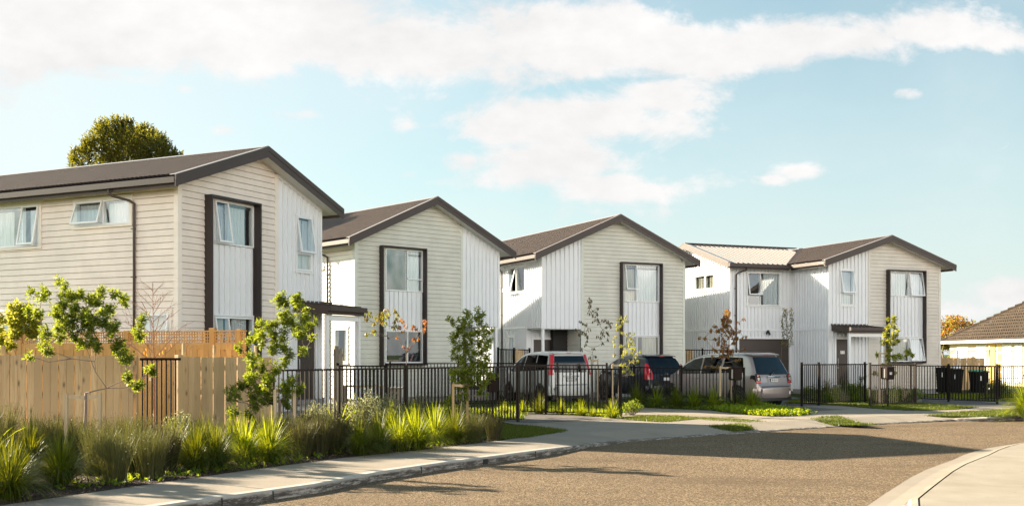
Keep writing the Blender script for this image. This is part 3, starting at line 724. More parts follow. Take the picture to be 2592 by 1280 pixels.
window(h.root, f, 1.28, 2.97, 1.46, 2.65, [(1.28,2.27,1.46,2.65,0), (2.27,2.97,1.46,2.65,0)], [(1.3,1.36,M_curtainb)])
window(h.root, h.left, .46, 1.27, 1.5, 2.70, [(.46,1.27,1.5,2.70,0)], [(.5,.8,M_curtainb)], trim=M_white)
window(h.root, h.left, 2.08, 3.2, 4.95, 5.47, [(2.08,2.6,4.95,5.47,0), (2.6,3.2,4.95,5.47,0)], [(2.1,3.1)], trim=M_white)
downpipe(h.root, h.left, 1.685, h.tip-.12, h.oe-.06, lat=-.36)
H2 = h

# --- house 3 : sage weatherboard at right, white overhanging upper storey at left
h = House('sage weatherboard house with white overhanging upper storey above the brown double door', (1.227,43.126), 64.27, 6.96, 5.552, 7.62, 11.0, None)
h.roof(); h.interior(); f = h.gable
PD = 1.37
mb = MB(); mb.box(1.93, .03, -.05, h.W-.03, h.L-.03, .22, M_concf); mb.box(.0, PD, -.05, 1.95, h.L-.03, .22, M_concf); mb.box(-.02, .0, -.02, 1.93, PD, .40, M_concf); mb.build('foundation', h.root)
opsG = [(3.91,5.655,1.4,5.6), (-.1,1.93,-.1,2.83)]; opsL = [(1.50,3.11,4.42,5.50), (-.1,PD,-.1,2.85), (2.55,3.10,1.5,2.55)]
mb = MB(); boards(mb, f, 1.93, 6.86, .2, 8, M_sage, opsG, h.srange); f.box(mb, 1.80, 1.93, .2, h.top(1.80), .0, .038, M_trimS); h.corner(mb, M_trimS, h.W, 0, .2, h.top(0)+.02, -1)
pf = Fc((1.80,0), (0,1), (-1,0)); boards(mb, pf, 0, PD, .4, 2.83, M_sage); boards(mb, h.back, 0, h.W, .2, 8, M_sage, (), h.srange); boards(mb, h.rightf, .1, 11, .2, h.top(0), M_sage)
mb.build('weatherboard_wall', h.root)
mb = MB(); ribs(mb, f, 0, 1.80, 2.83, h.top, M_whitemetal, pitch=.21); ribs(mb, h.left, 0, 11, .2, lambda x: h.top(0), M_whitemetal, opsL, pitch=.19)
h.left.box(mb, PD+.03, 11, 2.86, 2.95, .0, .05, M_whitemetal)
pb = Fc((0,PD), (1,0), (0,-1)); dops = [(.28,1.28,.45,2.42)]; ribs(mb, pb, 0, 1.8, .4, lambda x: 2.83, M_whitemetal, dops)
mb.box(.0, .0, 2.81, 1.80, PD, 2.83, M_soffit); mb.box(-.045, -.045, 2.83, .03, .03, h.top(0), M_white); mb.box(-.045, PD-.02, .2, .03, PD+.02, 2.83, M_white)
mb.build('ribbed_steel_wall', h.root)
mb = MB(); mb.box(.02, .02, .40, .12, .12, 2.81, M_white); mb.build('porch_post', h.root)
door(h, pb, .28, 1.28, .45, 2.40, None, 1)
boxframe(h, 3.67, 5.71, 1.37, 5.67, .25); panel(h, 3.91, 5.655, 2.60, 3.99)
window(h.root, f, 3.91, 5.655, 4.0, 5.6, [(3.91,4.52,4.49,5.6,10), (3.91,4.52,4.0,4.49,0), (4.52,5.655,4.0,5.6,0)], [(3.95,4.48,M_curtainb), (4.56,5.6)])
window(h.root, f, 3.91, 5.655, 1.45, 2.56, [(3.91,4.53,1.45,2.56,0), (4.53,5.655,1.45,2.56,0)], [(3.95,4.48,M_curtainb), (4.85,5.6,M_curtainb)])
window(h.root, h.left, 1.50, 3.11, 4.42, 5.50, [(1.50,2.35,4.42,5.50,0), (2.35,3.11,4.42,5.50,15)], [(1.55,1.75)], trim=M_white, tw=.06)
window(h.root, h.left, 2.55, 3.10, 1.5, 2.55, [(2.55,3.10,1.5,2.55,0)], [], trim=M_white, tw=.05)
downpipe(h.root, h.left, 3.689, h.tip-.12, h.oe-.06, lat=.5)
H3 = h

# --- house 4 : stone weatherboard gable at right with a white garage wing
h = House('right hand house with stone weatherboard gable and white garage wing', (13.785,46.104), 68.12, 6.22, 5.552, 7.037, 10.0, None)
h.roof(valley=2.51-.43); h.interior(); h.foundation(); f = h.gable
opsG = [(3.37,5.18,1.4,5.5), (.59,1.32,3.93,5.48), (.37,1.12,.45,2.48)]
mb = MB(); boards(mb, f, 2.26, 6.12, .2, 8, M_stone, opsG, h.srange); f.box(mb, 2.128, 2.26, .2, h.top(2.128), .0, .038, M_trimT); h.corner(mb, M_trimT, h.W, 0, .2, h.top(0)+.02, -1)
boards(mb, h.rightf, .1, 10, .2, h.top(0), M_stone); boards(mb, h.back, 0, h.W, .2, 8, M_stone, (), h.srange); mb.build('weatherboard_wall', h.root)
mb = MB(); ribs(mb, f, 0, 2.128, .2, h.top, M_whitemetal, opsG); ribs(mb, h.left, 0, 2.51, .2, lambda x: h.top(0), M_whitemetal, (), pitch=.19)
h.left.box(mb, 0.05, 2.5, 2.83, 2.92, .0, .05, M_whitemetal); mb.box(-.045, -.045, .2, .03, .03, h.top(0), M_white)
mb.build('ribbed_steel_wall', h.root)
boxframe(h, 3.12, 5.22, 1.37, 5.55, .26); panel(h, 3.37, 5.18, 2.58, 4.37)
window(h.root, f, 3.37, 5.18, 4.38, 5.5, [(3.37,4.40,4.38,5.5,0), (4.40,5.18,4.38,5.5,9)], [(3.4,4.3), (4.45,5.1)])
window(h.root, f, 3.37, 5.18, 1.45, 2.54, [(3.37,4.40,1.45,2.54,0), (4.40,5.18,1.45,2.54,10)], [(3.42,4.35,M_curtainb), (4.45,5.1,M_curtain)])
window(h.root, f, .59, 1.32, 3.93, 5.48, [(.59,1.32,4.42,5.48,12), (.59,1.32,3.93,4.42,0)], [(.62,1.28)], trim=M_white, tw=.03)
canopy(h, .13, 2.06, 3.04, 2.93, 1.2, posts=(.10, -.10)); door(h, f, .38, 1.11, .45, 2.44, '77', 0)
# garage wing : ridge runs along the street
b, c, WL, WD = 2.51, 3.38, 3.38, 6.6
wf = Fc((0, b), (-1, 0), (0, -1)); we = Fc((-c, b), (0, 1), (-1, 0)); wb_ = Fc((-c, b+WD), (1, 0), (0, 1))
ev = h.tip; rz = h.apex-.02; k = (rz-ev)/(WD/2+.45)
def wtop(t): return ev+(min(t, WD-t)+.45)*k-.2
opsW = [(.72,2.50,3.96,5.47), (.22,2.93,.0,2.47)]
mb = MB(); ribs(mb, wf, 0, c, .1, lambda x: wtop(0), M_whitemetal, opsW, pitch=.19); wf.box(mb, 0, c, 2.83, 2.92, .0, .05, M_whitemetal)
ribs(mb, we, 0, WD, .1, wtop, M_whitemetal, [(1.24,2.90,4.78,5.45)], pitch=.19); we.box(mb, 0, WD, 2.83, 2.92, .0, .05, M_whitemetal)
mb.box(-c-.045, b-.045, .1, -c+.06, b+.05, wtop(0), M_white); mb.quad((-c, b+WD, .1), (0, b+WD, .1), (0, b+WD, wtop(0)), (-c, b+WD, wtop(0)), M_whitemetal)
mb.build('garage_wing_wall', h.root)
mb = MB(); xs = []; x = -c-.35; x1 = h.W/2
for (sgn) in (-1, 1):
    y0 = b-.45 if sgn < 0 else b+WD+.45; ym = b+WD/2; xs = []; x = -c-.35
    while x < 1.9:
        for d, hh in ((0,0),(.17,0),(.19,.025),(.23,.025),(.25,0)): xs.append((x+d, hh))
        x += .26
    vs = []
    for xx, hh in xs:
        # stop at the valley with the main roof
        yl = y0
        if xx > -h.oe and sgn < 0: yl = min(ym, y0+(xx+h.oe)*h.k/k)
        if xx > -h.oe and sgn > 0: yl = max(ym, y0-(xx+h.oe)*h.k/k)
        vs += [(xx, yl, ev+abs(yl-y0)*k+hh+.004), (xx, ym, rz+hh+.004)]
    mb.add(vs, [(2*i, 2*i+1, 2*i+3, 2*i+2) for i in range(len(xs)-1)], M_roofw)  # pale base colour stands in for the sky's reflection
    mb.quad((-c-.33, y0, ev-.19), (-.6, y0, ev-.19), (-.6, ym, rz-.2), (-c-.33, ym, rz-.2), M_soffit)
    # verge boards
    mb.hexa([(-c-.38,y0,ev-.24),(-c-.35,y0,ev-.24),(-c-.35,ym,rz-.24),(-c-.38,ym,rz-.24),(-c-.38,y0,ev+.04),(-c-.35,y0,ev+.04),(-c-.35,ym,rz+.04),(-c-.38,ym,rz+.04)], M_brown)
    mb.hexa([(-c-.39,y0,ev+.041),(-c-.20,y0,ev+.041),(-c-.20,ym,rz+.041),(-c-.39,ym,rz+.041),(-c-.39,y0,ev+.052),(-c-.20,y0,ev+.052),(-c-.20,ym,rz+.052),(-c-.39,ym,rz+.052)], M_flash)
mb.box(-c-.38, b+WD/2-.12, rz+.01, 2.6, b+WD/2+.12, rz+.05, M_roof)
mb.bar((-h.oe, b-.45, ev+.05), (-h.oe+(WD/2+.45)*k/h.k*.98, b+WD/2, rz+.04), .2, .03, M_roof)
wr = mb.build('garage_wing_roof', h.root)
mb = MB(); mb.box(-c-.38, b-.57, ev-.16, -h.oe, b-.45, ev-.01, M_brown); mb.box(-c-.38, b-.45, ev-.24, -h.oe, b-.425, ev+.0, M_brown); mb.build('gutter', h.root)
window(h.root, wf, .72, 2.50, 3.97, 5.46, [(1.80,2.50,4.41,5.46,10), (1.80,2.50,3.97,4.41,0), (.72,1.80,3.97,5.46,0)], [(.78,1.55)], trim=M_white, tw=.03)
window(h.root, we, 1.24, 2.90, 4.78, 5.45, [(1.24,2.0,4.78,5.45,0), (2.0,2.90,4.78,5.45,0)], [(1.3,1.75,M_curtainb), (2.2,2.8,M_curtainb)], trim=M_white, tw=.04)
downpipe(h.root, wf, 3.10, ev-.10, .5, lat=.28)
mb = MB(); z = .02
while z < 2.44: wf.box(mb, .24, 2.91, z, z+.475, -.06, -.03, M_door); z += .485
wf.box(mb, .14, .22, .0, 2.55, -.02, .05, M_white); wf.box(mb, 2.93, 3.01, .0, 2.55, -.02, .05, M_white); wf.box(mb, .22, 2.93, 2.47, 2.55, -.02, .05, M_white)
mb.build('garage_door', h.root)
mb = MB(); mb.tube([wf.p(1.42,2.83,.03), wf.p(1.42,2.83,.14)], .04, M_plastic, 8); mb.tube([wf.p(1.42,2.80,.12), wf.p(1.40,2.66,.2)], .05, M_plastic, 8); mb.tube([wf.p(1.50,2.80,.12), wf.p(1.56,2.70,.18)], .035, M_plastic, 8); mb.build('flood_light', h.root)
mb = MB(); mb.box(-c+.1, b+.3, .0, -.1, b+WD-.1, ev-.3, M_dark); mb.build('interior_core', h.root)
H4 = h

# --- the cottage with tiled hip roof at the right edge
def cottage():
    root = empty('house', (27.9, 69.0, 0), -math.pi/2+R(-1)); tag(root, 'single storey cream and yellow cottage under a brown tiled hip roof at the right edge', 'house')
    # local x runs towards the camera, local y away to the right
    L, D = 26.0, 11.0; ez = 2.55; k = .62
    def T(x, y, z): return (x, y, z)
    mb = MB(); rows = 30; D2 = D/2
    # four hipped sides built of stepped tile courses
    n = 17
    def P(x, y): return None
    for i in range(n):
        a, b2 = D2*i/n, D2*(i+1)/n
        za, zb2 = ez+a*k+.05, ez+b2*k
        for q in (0, 1, 2, 3):
            A = [(a, a), (L-a, a), (L-a, D-a), (a, D-a)]; B = [(b2, b2), (L-b2, b2), (L-b2, D-b2), (b2, D-b2)]
            p0, p1 = A[q], A[(q+1) % 4]; r0, r1 = B[q], B[(q+1) % 4]
            l = math.dist(p0, p1); m_ = max(1, int(l/.3)) if q in (0, 3) else 1
            for j in range(m_):
                t0, t1 = j/m_, (j+1)/m_; tm = (t0+t1)/2
                def lerp(u, w, t, z): return (u[0]+(w[0]-u[0])*t, u[1]+(w[1]-u[1])*t, z)
                if m_ > 1:
                    mb.add([lerp(p0,p1,t0,za-.045), lerp(p0,p1,tm,za+.03), lerp(p0,p1,t1,za-.045), lerp(r0,r1,t1,zb2-.01), lerp(r0,r1,tm,zb2+.03), lerp(r0,r1,t0,zb2-.01)], [(0,1,4,5),(1,2,3,4)], M_tile)
                else: mb.quad(lerp(p0,p1,0,za), lerp(p0,p1,1,za), lerp(r0,r1,1,zb2), lerp(r0,r1,0,zb2), M_tile)
    for q, (p, r) in enumerate((((0,0),(D2,D2)), ((L,0),(L-D2,D2)), ((0,D),(D2,D2)), ((L,D),(L-D2,D2)))):
        for i in range(18):
            t0, t1 = i/18, (i+1)/18
            a = Vector((p[0]+(r[0]-p[0])*t0, p[1]+(r[1]-p[1])*t0, ez+D2*k*t0+.09)); b3 = Vector((p[0]+(r[0]-p[0])*t1, p[1]+(r[1]-p[1])*t1, ez+D2*k*t1+.03)); mb.tube([a, b3], [.13, .11], M_tile, 6)
    mb.build('roof', root)
    mb = MB(); mb.box(.45, .45, 0, L-.45, D-.45, ez, M_cottage); mb.build('wall', root)
    mb = MB()
    mb.box(-.1, -.12, ez-.10, L+.1, .0, ez+.06, M_white); mb.box(-.12, 0, ez-.10, .0, D, ez+.06, M_white); mb.box(0, 0, ez-.08, L, .45, ez-.05, M_white); mb.build('gutter', root)
    f = Fc((0,.45), (1,0), (0,-1))
    for a, b4, m in ((.0,0,0),):
        pass
    for t0, t1, z0, z1, kind in ((1.6,3.4,.9,2.2,'w'), (4.6,6.0,1.1,2.3,'w'), (8.3,9.3,.2,2.3,'w'), (9.7,10.6,.2,2.3,'w')):
        mb = MB(); f.box(mb, t0, t1, z0, z1, .0, .04, M_white)
        w = mb.build('window', root); mb = MB(); f.box(mb, t0+.08, (t0+t1)/2-.03, z0+.08, z1-.08, .041, .05, M_curtain); f.box(mb, (t0+t1)/2+.03, t1-.08, z0+.08, z1-.08, .041, .05, M_curtain); mb.build('pane', w)
    mb = MB(); f.box(mb, 5.2+1.0, 7.2, .1, 2.4, .0, .05, M_yellow); mb.build('yellow_panel', root)
    mb = MB(); f.box(mb, 7.45, 8.2, .1, 2.35, .0, .03, M_white); 
    for z in (.3, .85, 1.4, 1.95): f.box(mb, 7.53, 8.12, z, z+.42, .031, .05, M_yellow)
    mb.build('door', root)
cottage()
# ------------------------------------------------------------ fences, planting, cars and small things
# ------------------------------------------------------------ fences
def paling_fence(label, A, B, h0, h1, posts, bw=.15, mat=None, caps=True, lat=None, z0=0.02):
    A, B = Vector((A[0], A[1], 0)), Vector((B[0], B[1], 0)); d = (B-A); L = d.length; d.normalize(); n = Vector((d.y, -d.x, 0))
    root = empty('timber_fence', A, math.atan2(d.y, d.x)); tag(root, label, 'fence')
    mb = MB(); t = 0; i = 0; rnd = random.Random(int(L*100))
    while t < L-.02:
        w = bw*rnd.uniform(.93, 1.07); w = min(w, L-t); h = h0+(h1-h0)*(t/L)+rnd.uniform(-.008, .008); y = -.012 if i % 2 else 0.0; tw = rnd.uniform(-.004, .004)
        mb.hexa([(t+.003,y-.022,z0),(t+w-.005,y-.022+tw,z0),(t+w-.005,y,z0),(t+.003,y,z0),(t+.003+rnd.uniform(-.002,.003),y-.022,h),(t+w-.005,y-.022+tw,h),(t+w-.005,y,h),(t+.003,y,h)], mat)
        t += w; i += 1
    mb.build('palings', root)
    mb = MB()
    for z in (.35, 1.05, min(h0, h1)-.22): mb.box(0, .003, z, L, .05, z+.075, mat)
    mb.build('rail', root)
    for t, w, h, y in posts:
        mb = MB(); mb.box(t-w/2, y, -.05, t+w/2, y+w, h, mat); bevel(mb.build('post', root), .006, 1)
    if lat:
        zb, zt = lat
        mb = MB(); mb.box(0, -.03, zb-.15, L, .02, zb-.02, mat); mb.build('plank', root)
        mb = MB(); mb.box(0, -.045, zt, L, .045, zt+.03, mat); mb.box(0, -.02, zb-.018, L, .02, zb+.012, mat); mb.build('capping', root)
        mb = MB(); t = .02
        while t < L: mb.box(t, -.012, zb+.012, t+.027, .0, zt-.001, mat); t += .070
        z = zb+.04
        while z < zt-.03: mb.box(0, .001, z, L, .011, z+.027, mat); z += .070
        mb.build('lattice', root)
    return root
paling_fence('weathered pale timber paling fence at the left edge behind the small staked tree', (-11.6,19.55), (-6.93,19.4), 1.79, 1.755, [(4.66,.09,1.76,.05),(2.2,.07,1.95,.05),(1.9,.10,1.80,-.13),(3.9,.07,1.9,.05)], mat=M_pale)
pf = paling_fence('pale timber paling fence right of the narrow black gate panel', (-6.29,20.1), (-4.98,21.95), 1.745, 1.725, [(-.04,.12,1.78,-.06),(.12,.05,2.0,.05),(.85,.05,1.97,.05),(1.9,.05,1.97,.05)], bw=.15, mat=M_pale)
paling_fence('orange new pine fence with lattice top in front of the cream house', (-13.2,25.9), (-5.72,22.75), 2.05, 2.0, [(4.85,.13,2.33,-.05),(7.24,.13,2.36,-.05),(1.6,.12,2.32,-.05),(7.95,.10,2.33,-.04)], mat=M_orange, lat=(2.04, 2.28))

def picket_fence(label, P, h, posts, pitch=.115, mat=None, bottom=.08, rail=.04, ph=None, pk=.023, group='black pool style fences along the lots', zoff=0., bot=None):
    """P: list of (x, y, top) ; posts: list of fractions along the run"""
    mat = mat or M_black; ph = ph or .05
    A, B = Vector((P[0][0], P[0][1], 0)), Vector((P[1][0], P[1][1], 0)); d = B-A; L = d.length; d.normalize()
    root = empty('metal_fence', (A.x, A.y, zoff), math.atan2(d.y, d.x)); tag(root, label, 'fence', group)
    ha, hb = P[0][2], P[1][2]; H_ = lambda t: ha+(hb-ha)*t/L
    mb = MB()
    for z0, hh in ((0, rail), (None, .032)):
        for t0, t1 in ((0, L),):
            za, zb = (H_(t0), H_(t1)) if z0 == 0 else (bottom+.03, bottom+.03)
            mb.hexa([(t0,-.02,za-hh),(t1,-.02,zb-hh),(t1,.02,zb-hh),(t0,.02,za-hh),(t0,-.02,za),(t1,-.02,zb),(t1,.02,zb),(t0,.02,za)], mat)
    mb.build('rail', root)
    mb = MB(); t = pitch*.6
    while t < L-.03: mb.box(t-pk/2, -pk/2, bottom, t+pk/2, pk/2, H_(t)-rail+.004, mat); t += pitch
    mb.build('pickets', root)
    for p in posts:
        t = p; mb = MB(); mb.box(t-.026, -.031, -.05, t+.034, .029, H_(t)+ph, mat); mb.box(t-.032, -.037, H_(t)+ph, t+.04, .035, H_(t)+ph+.012, mat); mb.build('post', root)
    return root
dF = (Vector((.156,27.9,0))-Vector((-5.0,22.0,0))); LF = dF.length
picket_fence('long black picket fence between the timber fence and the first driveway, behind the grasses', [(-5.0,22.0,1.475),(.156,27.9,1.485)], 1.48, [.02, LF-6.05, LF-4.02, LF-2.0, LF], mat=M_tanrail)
picket_fence('black picket fence behind the brown leaved sapling, in front of the sage house', [(-4.95,29.9,1.48),(-3.5,29.5,1.48)], 1.5, [.03, 1.5])
picket_fence('black picket fence across the front of the second house from the left', [(-4.2,36.0,1.49),(.9,37.0,1.49)], 1.5, [.05, 2.4, 4.8])
picket_fence('short black picket fence end section in front of the white people carrier, left half', [(.30,31.6,1.44),(1.0,31.25,1.44)], 1.44, [])
picket_fence('black picket fence panel in front of the rear of the white people carrier', [(1.0,31.3,1.385),(3.14,30.4,1.38)], 1.4, [0, 2.30])
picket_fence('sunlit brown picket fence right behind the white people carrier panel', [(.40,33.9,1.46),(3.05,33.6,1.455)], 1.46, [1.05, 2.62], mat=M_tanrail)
picket_fence('black picket fence in front of the black hatchback', [(3.86,36.8,1.36),(5.78,35.9,1.34)], 1.36, [.4, 2.08])
picket_fence('black picket fence in front of the silver people carrier', [(5.84,35.87,1.28),(7.70,35.0,1.29)], 1.3, [2.02])
picket_fence('black picket fence in front of the brown front door at right', [(9.93,36.3,1.45),(13.05,38.9,1.44)], 1.44, [0, 1.0, 3.9])
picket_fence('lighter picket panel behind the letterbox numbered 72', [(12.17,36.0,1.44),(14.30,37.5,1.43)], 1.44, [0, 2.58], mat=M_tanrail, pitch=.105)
picket_fence('black picket fence across the last driveway beside the wheelie bins', [(15.35,40.9,1.36),(17.46,38.1,1.38)], 1.4, [1.62, 3.5])
picket_fence('black picket fence at the right edge beyond the wheelie bins', [(17.9,40.6,1.33),(27,45.5,1.33)], 1.35, [1.2, 3.6, 6.0])
picket_fence('tall black side fence between the second and third house', [(-.55,41.5,2.0),(.75,43.6,1.98)], 2.0, [0, 1.2, 2.4])
picket_fence('tall black side fence left of the garage wing', [(7.6,47.2,2.0),(9.9,46.2,1.96)], 2.0, [0, .9, 2.0])
# narrow black panel between the timber fences
picket_fence('narrow black gate panel between the two pale timber fences', [(-6.88,19.55,1.725),(-6.26,20.0,1.725)], 1.72, [], pitch=.088, pk=.026, rail=.045)

# ------------------------------------------------------------ plants
def leaf(mb, p, d, n, L, W, m, fold=.25):
    s = d.cross(n)
    if s.length < 1e-4: s = Vector((1,0,0))
    s.normalize(); n2 = s.cross(d).normalized()
    mid = p+d*L*.45
    mb.add([p, mid+s*W/2+n2*W*fold, p+d*L-n2*L*.08, mid-s*W/2+n2*W*fold], [(0,1,2),(0,2,3)], m)
def rv(r=random): 
    v = Vector((r.gauss(0,1), r.gauss(0,1), r.gauss(0,1))); return v.normalized()
def cluster(mb, c, rad, n, L, W, mats, up=.5, droop=0., r=random, core=.35):
    for _ in range(n):
        o = rv(r); o.z = o.z*.8; q = c+o*rad*(core+(1-core)*r.random()**.6)
        d = (o*1.0+Vector((0,0,up-droop))+rv(r)*.55).normalized()
        leaf(mb, q, d, (Vector((0,0,1))+rv(r)*.6).normalized(), L*r.uniform(.7,1.25), W*r.uniform(.8,1.2), r.choice(mats))
def whorl(mb, c, axis, n, L, W, mats, r=random):
    axis = axis.normalized(); a = axis.orthogonal().normalized(); b = axis.cross(a)
    for i in range(n):
        t = 2*math.pi*(i/n)+r.uniform(-.4,.4); e = r.uniform(.15, 1.1)
        d = (axis*math.sin(e)+(a*math.cos(t)+b*math.sin(t))*math.cos(e)+Vector((0,0,-.08))).normalized()
        leaf(mb, c-axis*r.uniform(0,.10), d, (axis+rv(r)*.3).normalized(), L*r.uniform(.7,1.2), W*r.uniform(.8,1.2), r.choice(mats))
def skeleton(base, fork, tips, r0, mat, r=random, trunk_name='trunk', root=None, tipr=.008):
    mb = MB(); nodes = []
    n = 7; pts = []
    for i in range(n+1):
        t = i/n; p = base.lerp(fork, t)+Vector((math.sin(t*5+r0*90)*.015, math.cos(t*4)*.012, 0))*math.sin(math.pi*t); pts.append(p)
    mb.tube(pts, [r0*(1-.35*i/n) for i in range(n+1)], mat, 7)
    nodes = [(fork, r0*.62)]; tips = sorted(tips, key=lambda q: (q-fork).length)
    for q in tips:
        best = min(nodes, key=lambda nd: (nd[0]-q).length*1.0+max(0, nd[0].z-q.z+.08)*2.5+(.12 if nd[0] is fork else 0))
        a, ra = best; r_ = max(tipr, ra*.62); m = (a+q)/2+Vector((0,0,-.10*(q-a).length if q.z > a.z else .05))+rv(r)*.04*(q-a).length
        pp = [a, a.lerp(m, .5)*.5+(a.lerp(m, .5))*.5, m, m.lerp(q, .5), q]; mb.tube(pp, [r_, r_*.9, r_*.8, r_*.65, r_*.5], mat, 5)
        nodes.append((m, r_*.8)); nodes.append((q, r_*.6))
    return mb.build(trunk_name, root, True)
def stakes(label, ps, h, strap=None, mat=None):
    root = empty('tree_stakes', (ps[0].x, ps[0].y, 0)); tag(root, label, 'stakes', 'timber stake pairs holding young trees')
    base = Vector((ps[0].x, ps[0].y, 0))
    for p in ps:
        q = p-base; mb = MB(); mb.hexa([(q.x-.028,q.y-.028,-.05),(q.x+.028,q.y-.028,-.05),(q.x+.028,q.y+.028,-.05),(q.x-.028,q.y+.028,-.05),(q.x-.026,q.y-.026,h-.03),(q.x+.026,q.y-.026,h),(q.x+.026,q.y+.026,h),(q.x-.026,q.y+.026,h-.03)], mat or M_stake); mb.build('stake', root)
    mb = MB(); a, b = ps[0]-base, ps[1]-base; c = (a+b)/2
    if strap is not None: c = strap-base
    a = Vector((a.x, a.y, h-.05)); b = Vector((b.x, b.y, h-.05)); c = Vector((c.x, c.y, h-.07))
    for u, w in ((a, c), (c, b)): mb.bar(u, w, .012, .055, M_stake)
    mb.build('strap', root)
def tree_from_px(name, label, d, base_px, fork_px, cl, org, scale, leafs, L, W, dens, r0, bark, spread=.25, group='young street and garden trees', style='whorl', zb=0., seed=1, yv=.5, flat=1.0):
    r = random.Random(seed)
    bx = at(base_px, YH, d); base = Vector((bx.x, d, zb)); root = empty(name, base); tag(root, label, 'tree', group)
    fork = at(fork_px[0], fork_px[1], d)-base; tips = []; mb = MB()
    for (x, y, rad) in cl:
        p = at(org[0]+x/scale, org[1]+y/scale, d)-base; R_ = rad/scale*d/F*(1.5 if style == 'whorl' else 1)
        off = p-Vector((0,0,fork.z)); sp = max(.12, abs(off.x)*.8+.15)
        p.y += r.uniform(-yv, yv)*min(1, sp*1.4)
        tips.append(p)
        if style == 'whorl':
            k = max(4, int(dens*3.6*(R_/.12)**2))
            for j in range(k):
                o = rv(r)*R_*.95*r.random()**.55; ax = (o/R_*1.1+Vector((0,0,.75))+rv(r)*.3)
                whorl(mb, p+o, ax, r.randint(7,10), L, W, leafs, r)
        elif style == 'hang':
            for j in range(int(dens)):
                o = rv(r)*R_; leaf(mb, p+o, (Vector((0,0,-1))+rv(r)*.45).normalized(), rv(r), L*r.uniform(.7,1.2), W*r.uniform(.7,1.2), r.choice(leafs))
        else:
            cluster(mb, p, R_, int(dens*(R_/.12)**2)+6, L, W, leafs, .2, 0, r)
    skeleton(Vector((0,0,0)), fork, tips, r0, bark, r, 'trunk', root)
    mb.build('leaves', root)
    return root
T1 = [(505,105,28),(520,130,30),(330,170,40),(300,200,35),(350,230,45),(480,190,45),(545,200,50),(620,190,40),(800,175,40),(760,215,40),(700,240,45),(770,255,45),(930,185,35),(925,235,45),(965,225,30),(850,320,50),(430,330,55),(360,350,45),(500,290,50),(320,330,35),(450,400,55),(540,440,60),(620,300,50),(660,350,45),(700,390,50),(650,450,60),(740,450,55),(590,540,45),(800,390,50),(860,420,45),(900,480,55),(980,460,45),(1085,395,38),(1075,440,38),(1040,520,50),(985,590,55),(960,660,50),(1050,690,55),(990,720,40),(420,520,55),(350,540,45),(310,620,45),(400,650,45),(345,700,30),(760,560,50),(820,610,45),(1140,810,42),(1100,800,30),(990,880,48),(1045,930,50),(620,600,38),(700,600,34),(570,370,45),(890,350,40),(480,470,45)]
tree_from_px('young_tree', 'young bushy green tree with forked trunk and stakes in front of the left paling fence', 17.8, 217, (217,994), T1, (0,680), 3.18, [M_leaf], .078, .027, 3.6, .032, M_bark, seed=3, yv=.6)
stakes('pair of timber stakes with a strap round the forked tree at the far left', [Vector((-7.45,17.7,0)), Vector((-6.95,17.85,0))], 1.14, Vector((-7.17,17.8,0)))
T1b = [(90,325,35),(60,350,30),(100,380,40),(20,400,40),(60,430,35),(170,300,35),(200,330,45),(240,350,45),(180,400,50),(250,410,50),(130,440,40),(190,480,45),(270,480,45),(100,500,40),(240,520,40),(30,480,40),(20,560,45),(50,600,45),(10,640,40),(110,620,25),(150,520,35),(290,430,40)]
tree_from_px('young_tree', 'yellow green young tree at the left edge between the paling fence and the lattice fence', 22.3, 60, (60,930), T1b, (0,680), 3.18, [M_leaf2], .10, .045, 2.4, .02, M_bark, seed=5, yv=.35)
T2 = [(545,95,40),(520,140,45),(575,150,40),(695,110,40),(720,150,40),(660,150,35),(745,195,28),(590,240,50),(560,290,45),(630,290,45),(480,310,45),(420,340,45),(380,320,35),(620,350,50),(760,290,45),(790,300,25),(740,350,45),(740,410,50),(700,400,40),(780,440,28),(300,430,45),(350,440,40),(240,460,35),(240,530,35),(400,420,45),(400,490,35),(500,430,50),(480,490,45),(480,550,45),(560,420,45),(560,520,40),(700,550,38),(750,560,30),(250,640,45),(210,640,30),(330,630,50),(390,680,45),(300,700,40),(260,790,50),(330,780,50),(230,850,50),(150,860,40),(110,890,40),(120,950,28),(200,930,40),(400,770,55),(450,820,50),(430,880,50),(330,880,45),(250,960,50),(200,1050,45),(180,1090,28),(320,1010,50),(290,1080,40),(400,960,50),(450,960,45),(580,850,50),(620,880,45),(640,810,45),(700,860,35),(670,900,35),(560,960,45),(590,1010,40),(265,1150,22),(490,700,45),(560,650,40),(600,590,40)]
tree_from_px('young_tree', 'broad green young tree growing between two stakes at the end of the timber fence', 20.0, 713, (709,1010), T2, (550,720), 3.348, [M_leaf], .078, .027, 3.6, .026, M_bark, seed=9, yv=.6)
stakes('pair of timber stakes either side of the broad green tree beside the paling fence', [Vector((-4.42,19.75,0)), Vector((-4.1,19.95,0))], 1.16, Vector((-4.33,20.1,0)))
